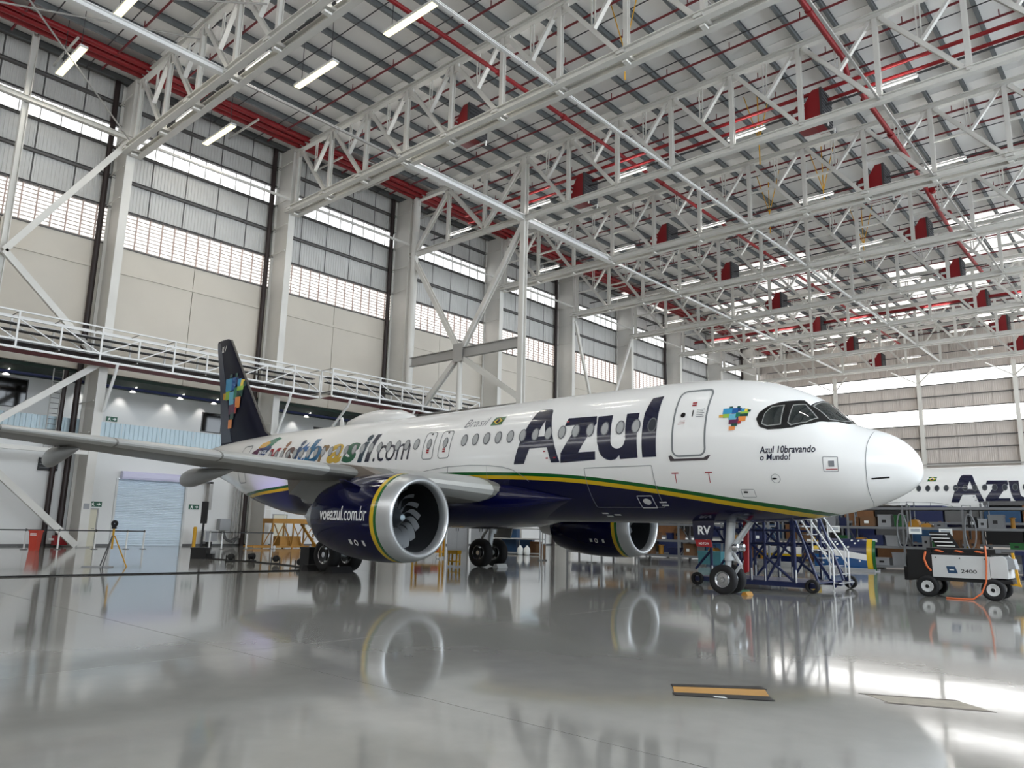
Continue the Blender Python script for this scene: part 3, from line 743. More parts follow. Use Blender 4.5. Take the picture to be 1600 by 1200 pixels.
# colour blocks of the mosaic emblem: u0, u1 (aft to front), v0, v1, colour
MOSAIC = [(.30,.40,.93,1.0,'pine'),(.56,.64,.93,1.0,'pine'),(.11,.42,.70,.92,'sky'),(.42,.60,.70,.92,'blue'),(.60,.70,.80,.92,'deep'),(.70,.82,.72,.88,'sky'),(.82,.92,.76,.86,'yellow'),(.92,1.0,.74,.82,'pine'),
          (0,.14,.56,.66,'gold'),(.14,.34,.54,.68,'lime'),(.34,.56,.44,.66,'aqua'),(.56,.70,.52,.72,'green'),(.70,.94,.66,.74,'lime'),(.70,.94,.56,.66,'pine'),(.60,.68,.44,.52,'deep'),(.66,.88,.36,.54,'orange'),
          (.36,.66,.26,.42,'plum'),(.66,.74,.26,.36,'red'),(.46,.62,.16,.26,'pine'),(.38,.56,.0,.14,'orange')]
def emblem(parent, fn, u0, u1, v0, v1, sk=0.0):
    for i, (a, b, c, d, k) in enumerate(MOSAIC):
        e = .01
        me = curve_mesh('mosaic_block', [[(u0+(a-e)*(u1-u0)+sk*c, v0+(c-e)*(v1-v0)), (u0+(b+e)*(u1-u0)+sk*c, v0+(c-e)*(v1-v0)), (u0+(b+e)*(u1-u0)+sk*d, v0+(d+e)*(v1-v0)), (u0+(a-e)*(u1-u0)+sk*d, v0+(d+e)*(v1-v0))]])
        wrap('mosaic_block', me, lambda x, z, i=i: fn(x, z)+Vector((0,-.0006*i,0)), 'mosaic_'+k, parent, du=.2, dv=.1)

PL = thing('airliner', 'white airliner with navy belly and large lettering, nearest to the camera', 'airplane', (0,0,0))

# fuselage skin
ss = [0]+[.004*(1.45**i) for i in range(12)]; ss = [s for s in ss if s < .35]
s = .35
while s < 7: ss.append(s); s += .16
while s < 37.5: ss.append(s); s += .5
ss.append(37.57)
b = MB(); NT = 72
ring = [[fus_pt(s, 2*math.pi*k/NT) for k in range(NT)] for s in ss]
vs = [p for r in ring for p in r]; fs = []
for i in range(len(ss)-1):
    for k in range(NT): fs.append((i*NT+k, i*NT+(k+1)%NT, (i+1)*NT+(k+1)%NT, (i+1)*NT+k))
b.add(vs, fs, 0, True); b.add(ring[-1], [list(range(NT))])
FU = obj('fuselage', b, 'airliner_paint', PL, sharp=60)

# wing-body fairing
b = MB(); st = [(9.2,-.2),(9.9,.1),(10.5,.34),(11.3,.62),(12.3,.86),(14,1),(17.5,1),(19.5,.9),(21.5,.62),(23,.3),(23.6,.02)]; NS = 40; rg = []
for s, k in st:
    hw = 1.55+.55*k; zt_, zb_ = 2.75+.75*k, 2.35-.78*k
    rg.append([Vector((XN-s, hw*(1 if math.cos(t) >= 0 else -1)*abs(math.cos(t))**.8, (zt_+zb_)/2+(zt_-zb_)/2*(1 if math.sin(t) >= 0 else -1)*abs(math.sin(t))**.75)) for t in [2*math.pi*i/NS for i in range(NS)]])
vs = [p for r in rg for p in r]
b.add(vs, [(i*NS+k, i*NS+(k+1)%NS, (i+1)*NS+(k+1)%NS, (i+1)*NS+k) for i in range(len(st)-1) for k in range(NS)], 0, True)
obj('belly_fairing', b, 'airliner_paint', PL, sharp=60)

# wings
def foil(c, t, n=14):
    up, lo = [], []
    for i in range(n+1):
        x = .5*(1-math.cos(math.pi*i/n)); y = 5*t*(.2969*math.sqrt(x)-.126*x-.3516*x*x+.2843*x**3-.1036*x**4)
        cam = .02*math.sin(math.pi*x)
        up.append((x*c, (cam+y)*c)); lo.append((x*c, (cam-y)*c))
    return up+lo[::-1][1:-1]
WST = [(1.4,11.64,6.6,2.86,.15),(2.0,11.95,6.3,2.92,.15),(4.2,13.09,5.1,3.12,.135),(6.4,14.24,3.95,3.32,.12),(9.0,15.59,3.36,3.55,.115),(12.0,17.15,2.69,3.82,.11),(14.5,18.45,2.13,4.05,.105),(16.8,19.65,1.6,4.25,.10),
       (17.3,20.05,1.4,4.45,.10),(17.6,20.5,1.2,4.95,.09),(17.8,21.1,.9,5.7,.08),(17.95,21.75,.5,6.6,.08)]
WST = [(y_, s_, c_, z_-.12, t_) for y_, s_, c_, z_, t_ in WST]
def wing(sign):
    b = MB(); rings = []
    for y, s, c, z, t in WST:
        cant = 0 if y < 17 else min(1, (z-4.25)/.7)
        rings.append([Vector((XN-s-px, sign*(y-(pz*cant)), z+pz*(1-cant)-.02*px)) for px, pz in foil(c, t)])
    n = len(rings[0])
    for i in range(len(rings)-1):
        vs = rings[i]+rings[i+1]; b.add(vs, [(k,(k+1)%n,n+(k+1)%n,n+k) for k in range(n)], 0, True)
    b.add(rings[-1], [list(range(n))])
    return b
def slat(sign, a, c_):
    b = MB(); out = []
    def at(y):
        for i in range(len(WST)-1):
            if WST[i][0] <= y <= WST[i+1][0]:
                u = (y-WST[i][0])/(WST[i+1][0]-WST[i][0]); return [WST[i][j]+(WST[i+1][j]-WST[i][j])*u for j in range(5)]
    for y in [a+(c_-a)*i/6 for i in range(7)]:
        y_, s, c, z, t = at(y); f = foil(c, t); m = len(f)//2
        pts = f[:6][::-1]+f[-3:][::-1]
        out.append([Vector((XN-s-px+.02, sign*y, z+pz*1.03-.02*px)) for px, pz in pts])
    n = len(out[0])
    for i in range(6): b.add(out[i]+out[i+1], [(k,k+1,n+k+1,n+k) for k in range(n-1)], 0, True)
    return b
for sg, nm in ((-1,'starboard'),(1,'port')):
    W = obj('wing', wing(sg), 'wing_under', PL, sharp=30)
    for a, c_ in ((2.1,4.9),(6.7,9.35),(9.4,11.75),(11.8,14.2),(14.25,16.7)): obj('slat', slat(sg, a, c_), 'slat_metal', W, sharp=30)
    for y, s0, ln, z in ((8.55,16.6,3.5,3.02),(12.3,18.2,2.9,3.42),(4.4,16.2,3.2,2.65),(15.0,19.2,2.2,3.75)):
        b = MB(); pr = []
        for i in range(17):
            u = i/16; rr = .23*(u/.72)**.75 if u < .72 else .23*math.sqrt(max(0, 1-((u-.72)/.28)**2.2))
            pr.append((max(rr,.008), -u*ln))
        b.lathe(pr, (0,0,0), 'x', 14)
        b.v = [(p[0]+XN-s0, p[1]*.75+sg*y, p[2]*1.3+z+.12+.22*(p[0]/ln)) for p in b.v]
        obj('flap_track_fairing', b, 'wing_grey', W, sharp=60)

# fin and tailplane
def slab_foil(st, mapf, name, m, parent):
    b = MB(); rings = []
    for (q, s, c, t) in st: rings.append([mapf(q, s+px, (pz)) for px, pz in foil(c, t, 12)])
    n = len(rings[0])
    for i in range(len(rings)-1): b.add(rings[i]+rings[i+1], [(k,(k+1)%n,n+(k+1)%n,n+k) for k in range(n)], 0, True)
    b.add(rings[-1], [list(range(n))])
    return obj(name, b, m, parent, sharp=30)
def foil_sym(c, t, n=12):
    up = []
    for i in range(n+1):
        x = .5*(1-math.cos(math.pi*i/n)); up.append((x*c, 5*t*c*(.2969*math.sqrt(x)-.126*x-.3516*x*x+.2843*x**3-.1036*x**4)))
    return up+[(a, -q) for a, q in up[::-1][1:-1]]
FST = [(5.2,29.0,5.4,.09),(5.75,29.1,5.2,.09),(6.1,29.75,4.6,.1),(8.8,32.0,2.95,.1),(11.2,33.95,1.75,.1),(11.5,34.2,1.55,.1),(11.62,34.5,1.2,.07)]
b = MB(); rings = [[Vector((XN-s-px, py, z)) for px, py in foil_sym(c, t)] for z, s, c, t in FST]; n = len(rings[0])
for i in range(len(rings)-1): b.add(rings[i]+rings[i+1], [(k,(k+1)%n,n+(k+1)%n,n+k) for k in range(n)], 0, True)
b.add(rings[-1], [list(range(n))])
FIN = obj('tail_fin', b, mat('fin_navy', lin(10,13,34), .35, spec=.2), PL, sharp=35)
b = MB(); rings = []
for z, s, c, t in FST[1:6]:
    rings.append([Vector((XN-s-c*k, y*c*.028*(1.03-k)/.3+.0*y, z)) for k, y in ((.72,-1.15),(1.005,-.4),(1.005,.4),(.72,1.15))])
for i in range(4): b.add(rings[i]+rings[i+1], [(k,(k+1)%4,4+(k+1)%4,4+k) for k in range(4)])
b.add(rings[0], [(3,2,1,0)]); b.add(rings[-1], [(0,1,2,3)])
obj('rudder', b, mat('rudder_grey', lin(58,62,76), .35), FIN)
b = MB()
for i in range(len(FST)-2):
    z, s, c, t = FST[i+1] if i+1 < len(FST) else FST[-1]
edge = [(XN-s+.015, z) for z, s, c, t in FST[1:6]]
obj('leading_edge', MB().poly([(x,0,z) for x, z in edge], .06, 6), mat('edge_grey', lin(104,102,98), .4, .3), FIN)
def fin_side(x, z):
    s = XN-x; i = 0
    while i < len(FST)-2 and z > FST[i+1][0]: i += 1
    u = (z-FST[i][0])/(FST[i+1][0]-FST[i][0]); s0 = FST[i][1]+(FST[i+1][1]-FST[i][1])*u; c = FST[i][2]+(FST[i+1][2]-FST[i][2])*u
    k = min(max((s-s0)/c, .02), .99); t = 5*.1*c*(.2969*math.sqrt(k)-.126*k-.3516*k*k+.2843*k**3-.1036*k**4)
    return Vector((x, -t-.03-.02*k, z))
emblem(FIN, fin_side, -34.2, -31.9, 6.5, 9.45, -.1)
me = fit(text_mesh('letters', 'RV', .02), -34.9, -34.4, 10.85, 11.2)
wrap('letters', me, fin_side, 'white_paint', FIN, du=0, dv=0)
for sg in (-1,1):
    b = MB(); rings = [[Vector((XN-s-px, sg*y, z+py)) for px, py in foil_sym(c, t)] for y, s, c, t, z in ((.6,31.3,3.9,.1,4.75),(6.0,34.4,1.5,.1,5.2),(6.2,34.75,1.1,.08,5.22))]; n = len(rings[0])
    for i in range(2): b.add(rings[i]+rings[i+1], [(k,(k+1)%n,n+(k+1)%n,n+k) for k in range(n)], 0, True)
    b.add(rings[-1], [list(range(n))])
    obj('tailplane', b, 'wing_grey', PL, sharp=30)
b = MB(); b.lathe([(.01,-23.0),(.28,-22.5),(.5,-21.4),(.56,-20.4),(.45,-19.2),(.2,-18.5),(.01,-18.2)], (0,0,0), 'x', 20); b.v = [(p[0],p[1]*1.2,p[2]*.95+5.88) for p in b.v]
obj('antenna_dome', b, 'white_gloss', PL, sharp=60)
obj('blade_antenna', MB().prism([(-23.45,5.9),(-23.1,5.9),(-23.28,6.32),(-23.42,6.32)], 'y', -.02, .02), 'white_paint', PL)

# engines
EX, EY, EZ = -11.29+XN, 5.75, 1.85
lip_prof = [(.97,-.32),(.94,-.2),(.965,-.08),(1.0,-.02),(1.03,0),(1.07,-.012),(1.12,-.06),(1.165,-.16),(1.205,-.32),(1.228,-.46)]
cowl_prof = [(1.228,-.46),(1.234,-.5),(1.24,-.56),(1.247,-.62),(1.254,-.7),(1.27,-1.2),(1.265,-1.8),(1.235,-2.4),(1.17,-3.0),(1.07,-3.55),(.98,-3.9),(.95,-3.9),(.9,-3.4)]
duct_prof = [(.97,-.32),(.985,-.7),(.99,-1.05),(.99,-1.5)]
core_prof = [(.99,-1.5),(.3,-1.5)]
noz_prof = [(.8,-3.3),(.66,-3.9),(.52,-4.5),(.43,-4.95),(.41,-4.95),(.38,-4.3)]
plug_prof = [(.33,-4.3),(.28,-4.9),(.15,-5.4),(.01,-5.7)]
bl = MB()   # one curved fan blade, root on the hub, span along +Z
for i in range(9):
    r = .30+.68*i/8; sw = .14*math.sin(math.pi*(i/8))-.16*(i/8)**2; tw = math.radians(10+38*i/8); ch = .24+.05*(i/8)
    for j, u in enumerate((-.5,-.25,0,.25,.5)):
        a = u*ch; bl.v.append((-1.2+a*math.cos(tw)*.7, -(sw+a*math.sin(tw)*.75), r))
for i in range(8):
    for j in range(4): bl.f.append([i*5+j,i*5+j+1,(i+1)*5+j+1,(i+1)*5+j]); bl.mi.append(0); bl.sm.append(True)
bl_me = bl.mesh('fan_blade', 'fan_blade')
spin = MB().lathe([(.01,-.72),(.06,-.76),(.14,-.88),(.24,-1.06),(.31,-1.25)], (0,0,0), 'x', 24).mesh('spinner', mat('spinner_grey', lin(66,70,74), .3, .4))
swirl = MB().lathe([(.005,-.712),(.055,-.752),(.09,-.79)], (0,0,0), 'x', 16).mesh('spinner_tip', mat('spinner_tip', lin(170,186,194), .3))
for sg in (-1,1):
    N = obj('engine_nacelle', MB().lathe(cowl_prof, (0,0,0), 'x', 64, mif=[1,1,2,2]+[0]*(len(cowl_prof)-5)), ['navy','livery_green','livery_yellow'], PL, (EX,sg*EY,EZ), sharp=50)
    obj('inlet_lip', MB().lathe(lip_prof, (0,0,0), 'x', 64), 'lip_metal', N, sharp=80)
    obj('inlet_duct', MB().lathe(duct_prof, (0,0,0), 'x', 48).lathe(core_prof, (0,0,0), 'x', 48), 'engine_dark', N, sharp=60)
    for k in range(18): inst('fan_blade', bl_me, N, (0,0,0), (2*math.pi*k/18,0,0))
    inst('spinner', spin, N); inst('spinner_tip', swirl, N)
    obj('exhaust_nozzle', MB().lathe(noz_prof, (0,0,0), 'x', 40).lathe(plug_prof, (0,0,0), 'x', 32), 'lip_metal', N, sharp=50)
    obj('pylon', MB().prism([(-1.6,1.15),(-2.6,1.5),(-3.6,1.62),(-6.6,1.3),(-6.4,.7),(-4.6,.6),(-3.4,.9)], 'y', -.2, .2), mat('pylon_brown', lin(124,114,104), .35, .2), N)
    obj('pylon_fairing', MB().prism([(-2.7,.75),(-4.2,.2),(-6.3,.75),(-5.6,1.2),(-3.4,1.2)], 'y', -.24, .24), 'wing_under', N)
    # strake and cowl lines on the outboard and inboard flanks
    for q in (-1,1):
        a = math.radians(52); obj('strake', MB().prism([(-1.5,1.26),(-2.3,1.26),(-2.2,1.62),(-2.02,1.62)], 'y', -.012, .012), 'navy', N).rotation_euler = (q*math.radians(50),0,0)
    if sg < 0:
        def nac(x, z):
            # along the nacelle's outboard flank
            u = -(x)  # 0 at the lip
            r = 1.262 if u < 1.9 else 1.262-.06*((u-1.9)/1.0)**1.6
            a = z/1.262
            return Vector((x, -(r+.008)*math.cos(a), (r+.008)*math.sin(a)))
        me = fit(text_mesh('lettering', 'voeazul', .022), -3.12, -1.93, -.12, .28); wrap('lettering', me, nac, 'white_paint', N, du=.2, dv=.06)
        me = fit(text_mesh('lettering', '.com.br', .0), -1.90, -.82, -.12, .28); wrap('lettering', me, nac, 'white_paint', N, du=.2, dv=.06)
        for x0, x1, z0, z1 in ((-1.78,-1.66,-.82,-.66),(-1.2,-1.1,-.86,-.68)):
            wrap('stencil', curve_mesh('stencil', [[(x0,z0),(x1,z0),(x1,z1),(x0,z1)]]), nac, 'light_box', N)
        wrap('stencil', curve_mesh('stencil', [ellipse(-1.48,-.76,.08,.1,14), ellipse(-1.48,-.76,.045,.06,12)]), nac, 'white_paint', N)
    else:
        def nac2(x, z):
            a = z/1.262; return Vector((x, -(1.27)*math.cos(a), (1.27)*math.sin(a)))
        for x0, x1, z0, z1 in ((-1.78,-1.66,-.72,-.58),(-1.2,-1.1,-.74,-.58)):
            wrap('stencil', curve_mesh('stencil', [[(x0,z0),(x1,z0),(x1,z1),(x0,z1)]]), nac2, 'light_box', N)
        wrap('stencil', curve_mesh('stencil', [ellipse(-1.48,-.66,.08,.1,14), ellipse(-1.48,-.66,.045,.06,12)]), nac2, 'white_paint', N)

# landing gear
def wheel_mesh(R, W):
    ty = MB().lathe([(R*.55,-W*.36),(R*.72,-W*.48),(R*.9,-W*.46),(R*.985,-W*.32),(R,-W*.1),(R,W*.1),(R*.985,W*.32),(R*.9,W*.46),(R*.72,W*.48),(R*.55,W*.36)], (0,0,0), 'y', 36).mesh('tyre', 'rubber', sharp=50)
    rm = MB().lathe([(R*.56,-W*.36),(R*.53,-W*.42),(R*.48,-W*.38),(R*.42,-W*.2),(R*.2,-W*.24),(R*.16,-W*.42),(.01,-W*.42)], (0,0,0), 'y', 28)
    rm.lathe([(R*.56,W*.36),(R*.53,W*.42),(R*.48,W*.38),(R*.42,W*.2),(R*.2,W*.24),(R*.16,W*.42),(.01,W*.42)], (0,0,0), 'y', 28)
    return ty, rm.mesh('rim', 'chrome', sharp=40)
mt, mrim = wheel_mesh(.58, .42); ntb, nrim = wheel_mesh(.395, .22)
dark_hub = MB().lathe([(.24,-.2),(.2,-.17),(.01,-.17)], (0,0,0), 'y', 24).mesh('hub', 'engine_dark')
for sg in (-1,1):
    G = obj('main_gear_leg', MB().tube((-17.65,sg*3.795,.58),(-17.5,sg*3.85,1.6),.12,14).tube((-17.5,sg*3.85,1.4),(-17.2,sg*4.0,3.1),.19,14).tube((-17.65,sg*3.2,.58),(-17.65,sg*4.4,.58),.1,12).tube((-17.5,sg*3.75,1.7),(-17.3,sg*2.4,2.6),.09,10), 'strut_white', PL)
    obj('torque_link', MB().bar((-17.85,sg*3.8,.6),(-18.1,sg*3.8,1.1),.12,.06).bar((-18.1,sg*3.8,1.1),(-17.75,sg*3.85,1.6),.12,.06), 'strut_white', G)
    obj('gear_door', MB().prism([(-18.1,1.2),(-16.9,1.2),(-16.5,2.9),(-18.3,2.9)], 'y', sg*4.35-.03, sg*4.35+.03), 'wing_under', G)
    for y in (-.465,.465):
        Wh = inst('wheel', mt, PL, (-17.65,sg*3.795+y,.58)); inst('rim', mrim, Wh)
        if sg*y > 0 or True: inst('hub', dark_hub, Wh, (0,-.002,0))
G = obj('nose_gear_leg', MB().tube((-5.0,0,.39),(-4.95,0,1.05),.085,14).tube((-4.95,0,.95),(-4.85,0,1.95),.125,14).tube((-5.0,-.3,.39),(-5.0,.3,.39),.06,10).tube((-4.92,0,.9),(-4.92,0,1.0),.15,14), 'strut_white', PL)
obj('drag_brace', MB().tube((-4.88,-.08,1.15),(-4.2,-.08,2.05),.05,10).tube((-4.88,.08,1.15),(-4.2,.08,2.05),.05,10), 'strut_white', G)
obj('torque_link', MB().bar((-4.82,0,.5),(-4.6,0,.8),.1,.05).bar((-4.6,0,.8),(-4.8,0,1.1),.1,.05), 'strut_white', G)
for y in (-.2,.2): obj('taxi_light', MB().lathe([(.1,0),(.12,.05),(.1,.14),(.02,.16)], (0,0,0), 'x', 14).lathe([(.1,0),(.01,.01)], (0,0,0), 'x', 14), 'chrome', G, (-4.72,y,1.25))
for y in (-.26,.26):
    Wh = inst('wheel', ntb, PL, (-5.0,y,.395)); inst('rim', nrim, Wh)
obj('gear_door', MB().prism([(-5.75,1.42),(-5.2,1.46),(-5.12,2.0),(-5.8,2.0)], 'y', -.46, -.43), 'livery_navy', PL)
me = fit(text_mesh('letters', 'RV', .03), -5.62, -5.24, 1.58, 1.82); wrap('letters', me, lambda x, z: Vector((x,-.466,z)), 'white_paint', PL, du=0, dv=0)
obj('red_cover', MB().prism([(-4.72,.55),(-4.6,.6),(-4.56,1.95),(-4.7,1.95)], 'y', .42, .5), 'red', PL)
obj('warning_tag', MB().prism([(-5.66,1.26),(-5.2,1.24),(-5.24,1.44),(-5.7,1.44)], 'y', -.5, -.44), 'red', PL)
me = fit(text_mesh('stencil', 'NO TOW', .01), -5.58, -5.28, 1.31, 1.37); wrap('stencil', me, lambda x, z: Vector((x,-.505,z)), 'sign_white', PL, du=0, dv=0)

# ---- livery on the starboard skin
S0 = side(.010); S1 = side(.014); S2 = side(.019)
def paint(name, splines, m, fn=S0, du=.3, dv=.08, parent=None, label=None): return wrap(name, curve_mesh(name, splines), fn, m, parent or FU, du, dv, label)
def arc(cx, cz, rx, rz, a0, a1, n=10): return [(cx+rx*math.cos(math.radians(a0+(a1-a0)*i/n)), cz+rz*math.sin(math.radians(a0+(a1-a0)*i/n))) for i in range(n+1)]
AZUL = {'A': [[(-11.22,3.62),(-10.79,3.62),(-10.56,4.09),(-9.86,4.09),(-9.70,3.62),(-9.37,3.62),(-10.02,5.30),(-10.10,5.36),(-10.52,5.37),(-10.66,5.30)], [(-10.34,4.45),(-9.98,4.45),(-10.14,4.97)]],
        'z': [[(-9.34,3.60),(-8.06,3.64),(-8.05,3.88),(-8.66,3.88),(-8.10,4.72),(-8.16,4.95),(-9.22,4.97),(-9.28,4.72),(-8.76,4.72),(-9.32,3.88)]],
        'u': [[(-8.10,4.93)]+[(-7.98,4.1)]+arc(-7.50,4.02,.44,.42,180,270,8)+[(-7.34,3.63),(-7.22,3.74),(-7.20,3.62),(-6.62,3.64),(-6.68,4.93),(-7.10,4.93),(-7.02,4.15)]+arc(-7.28,4.14,.24,.22,0,-180,8)+[(-7.58,4.93)]],
        'l': [[(-6.47,3.64),(-6.03,3.64),(-6.03,4.5),(-6.08,5.40),(-6.42,5.36),(-6.50,4.9)]]}
for ch in 'Azul': paint('letter', AZUL[ch], 'livery_navy', S0, label='large navy letter %s' % ch)
# small lettering and flag
me = fit(text_mesh('lettering', 'Brasil', -.012, .25), -13.82, -12.72, 5.00, 5.30); wrap('lettering', me, S0, 'mark_grey', FU, .2, .07)
sk = lambda x, z: (x+(z-4.98)*.2, z)
paint('flag', [[sk(-12.55,4.98),sk(-12.05,4.98),sk(-12.05,5.27),sk(-12.55,5.27)]], 'livery_green', S0, label='green flag with yellow diamond')
paint('flag_diamond', [[sk(-12.51,5.125),sk(-12.30,5.01),sk(-12.09,5.125),sk(-12.30,5.24)]], 'livery_yellow', S1)
paint('flag_disc', [[sk(-12.30+.075*math.cos(t), 5.125+.075*math.sin(t)) for t in [2*math.pi*i/16 for i in range(16)]]], 'livery_navy', S2)
for k_, c_ in (('v','red'),): pass
VIS = [('v',-26.25,-25.3,'mark_red',0),('i',-25.28,-24.9,'vb1',1),('s',-24.86,-24.1,'vb2',0),('i',-24.06,-23.68,'vb3',1),('t',-23.66,-23.2,'vb4',2),('b',-23.16,-22.14,'vb5',1),('r',-22.1,-21.5,'vb6',0),('a',-21.46,-20.45,'vb7',0),('s',-20.42,-19.42,'vb8',0),('i',-19.38,-18.98,'vb9',1),('l',-18.92,-18.52,'livery_navy',1)]
for nm, c_ in (('vb1',lin(140,92,60)),('vb2',lin(92,62,58)),('vb3',lin(30,64,104)),('vb4',lin(36,98,158)),('vb5',lin(24,98,140)),('vb6',lin(134,106,66)),('vb7',lin(202,166,58)),('vb8',lin(24,92,62)),('vb9',lin(20,52,70))): mat(nm, c_, .25, coat=.4)
for ch, x0, x1, m_, tall in VIS:
    base = 3.99+.014*(-19-x0) if x0 < -19 else 3.99
    hgt = {0: .80, 1: 1.10, 2: 1.0}[tall]
    me = fit(text_mesh('letter', ch, .035, .22), x0, x1+(.14 if tall else 0), base, base+hgt); wrap('letter', me, S0, m_, FU, .3, .08)
me = fit(text_mesh('lettering', '.com', -.004, .12), -18.42, -16.32, 3.98, 4.60); wrap('lettering', me, S0, 'livery_navy', FU, .3, .08)
# ribbon emblem ahead of the first letter
for pts, k in (([(-27.9,4.62),(-27.4,4.58),(-26.9,4.75),(-27.0,5.0),(-27.5,5.02),(-28.0,4.8)],'plum'),([(-27.6,5.0),(-27.0,5.0),(-26.7,5.2),(-27.0,5.34),(-27.5,5.25)],'gold'),([(-27.1,4.9),(-26.5,4.9),(-26.1,5.42),(-26.5,5.5),(-27.0,5.35)],'green'),([(-27.4,4.6),(-26.7,4.55),(-26.3,4.95),(-26.6,5.1),(-27.2,4.95)],'deep')):
    paint('emblem_ribbon', [pts], 'mosaic_'+k, S0 if k != 'deep' else S1, du=.15)
me = fit(text_mesh('lettering', 'BRASIL', .02), -27.3, -26.55, 4.68, 4.86); wrap('lettering', me, S2, 'sign_white', FU, .15, .06)
emblem(FU, S0, -4.25, -3.47, 4.24, 4.88)
me = fit(text_mesh('lettering', 'Azul 10bravando', .014, .2), -3.20, -1.92, 3.61, 3.79); wrap('lettering', me, S0, 'livery_navy', FU, .12, .05)
me = fit(text_mesh('lettering', 'o Mundo!', .014, .2), -3.20, -2.48, 3.44, 3.60); wrap('lettering', me, S0, 'livery_navy', FU, .12, .05)

# cabin windows
def cab_window(x, z=4.53, dark=False, w_=.115, h_=.175):
    o = paint('cabin_window', [ellipse(x, z, w_+.035, h_+.035, 22)], 'window_rim', S1, du=.08, dv=.06)
    paint('pane', [ellipse(x, z, w_, h_, 22)], 'window_pane_dark' if dark else 'window_pane', S2, du=.08, dv=.06, parent=o)
for k in range(15): cab_window(-6.18-.527*k, dark=(k == 0))
for k in range(20): cab_window(-16.02-.53*k, 4.53+.004*max(0, k-10))
def outline(name, x0, x1, z0, z1, r, wd, m, fn=S0, par=None): return paint(name, [rrect(x0,x1,z0,z1,r), rrect(x0+wd,x1-wd,z0+wd,z1-wd,max(.01,r-wd))], m, fn, .2, .08, par)
for x in (-14.49,-15.33):
    o = outline('overwing_exit', x-.29, x+.29, 3.94, 4.94, .13, .03, 'panel_line')
    paint('exit_window', [ellipse(x+.01,4.5,.125,.19,20)], 'window_rim', S1, .08, .06, o)
    paint('exit_pane', [ellipse(x+.01,4.5,.095,.155,20)], 'window_pane', S2, .08, .06, o)
    paint('exit_handle', [ellipse(x+.02,4.86,.05,.03,12)], 'cockpit_black', S1, 0, 0, o)
    for dz in (0,.08): paint('exit_stencil', [[(x-.07,4.16+dz),(x+.06,4.16+dz),(x+.06,4.22+dz),(x-.07,4.22+dz)]], 'mark_red', S1, 0, 0, o)
# forward door
dr = outline('cabin_door', -5.56, -4.58, 3.60, 5.50, .2, .05, 'panel_line')
paint('door_sill', [[(-5.66,3.64),(-5.62,3.50),(-4.56,3.50),(-4.46,3.62),(-4.54,3.62),(-4.66,3.56),(-5.5,3.56),(-5.58,3.66)]], 'sill_dark', S1, .2, .06, dr)
paint('door_window', [ellipse(-5.28,4.74,.07,.07,16)], 'cockpit_black', S1, 0, 0, dr)
paint('door_handle', [[(-5.02,4.68),(-4.99,4.68),(-4.99,4.86),(-5.02,4.86)]], 'cockpit_black', S1, 0, 0, dr)
for z in (4.98,5.05): paint('door_stencil', [[(-5.08,z),(-4.95,z),(-4.95,z+.045),(-5.08,z+.045)]], 'mark_red', S1, 0, 0, dr)
for i in range(5):
    paint('door_stencil', [[(-4.9,4.66+.05*i),(-4.68-.04*(i%2),4.66+.05*i),(-4.68-.04*(i%2),4.675+.05*i),(-4.9,4.675+.05*i)]], 'mark_grey', S1, 0, 0, dr)
    if i < 3: paint('door_stencil', [[(-5.4+.03*i,4.48+.045*i),(-5.2,4.48+.045*i),(-5.2,4.49+.045*i),(-5.4+.03*i,4.49+.045*i)]], 'mark_red', S1, 0, 0, dr)
for x in (-5.54,-4.58):
    paint('jacking_mark', [[(x-.1,3.17),(x-.012,3.17),(x-.03,2.92),(x-.01,2.92),(x+.012,3.17),(x+.1,3.17),(x+.1,3.20),(x-.1,3.20)]], 'mark_red', S0, 0, .06)
# panel lines, ports and stencils
def line(pts, wd=.018, m='panel_line', fn=S0, nm='panel_line'):
    up = [(x, z+wd/2) for x, z in pts]; dn = [(x, z-wd/2) for x, z in pts]
    if abs(pts[0][0]-pts[-1][0]) < .35*abs(pts[0][1]-pts[-1][1]): up = [(x+wd/2, z) for x, z in pts]; dn = [(x-wd/2, z) for x, z in pts]
    return paint(nm, [up+dn[::-1]], m, fn, .25, .08)
line([(-17.2,3.30),(-16.3,3.42),(-15.2,3.56),(-14.2,3.65),(-13.2,3.66),(-12.3,3.62),(-11.7,3.55),(-11.3,3.45),(-10.9,3.25),(-10.7,3.08)])
line([(-14.24,3.64),(-14.3,3.3)]); line([(-12.4,3.62),(-12.46,3.2),(-12.4,2.5)])
outline('cargo_door', -8.5, -6.2, 2.3, 3.42, .04, .016, 'panel_line')
line([(-.86,4.15),(-.9,3.79),(-.92,3.1),(-.98,2.45),(-1.1,2.3)], .012)
line([(-.84,2.98),(-.5,3.02)], .035, 'cockpit_black')
o = outline('access_panel', -1.78, -1.46, 3.14, 3.5, .03, .012, 'mark_grey'); paint('static_plate', [[(-1.66,3.26),(-1.54,3.26),(-1.54,3.40),(-1.66,3.40)]], 'mark_grey', S1, 0, 0, o)
paint('panel_stencil', [[(-1.72,3.19),(-1.48,3.19),(-1.48,3.21),(-1.72,3.21)]], 'mark_red', S1, 0, 0, o)
o = paint('sensor_ring', [ellipse(-2.9,3.0,.11,.11,18), ellipse(-2.9,3.0,.1,.1,18)], 'mark_grey', S0, 0, .06); paint('sensor_vane', [ellipse(-2.93,3.0,.06,.02,12)], 'cockpit_black', S1, 0, 0, o)
o = outline('service_panel', -3.85, -3.5, 2.55, 2.75, .03, .012, 'mark_grey'); paint('panel_stencil', [[(-3.78,2.66),(-3.68,2.66),(-3.68,2.70),(-3.78,2.70)]], 'cockpit_black', S1, 0, 0, o)
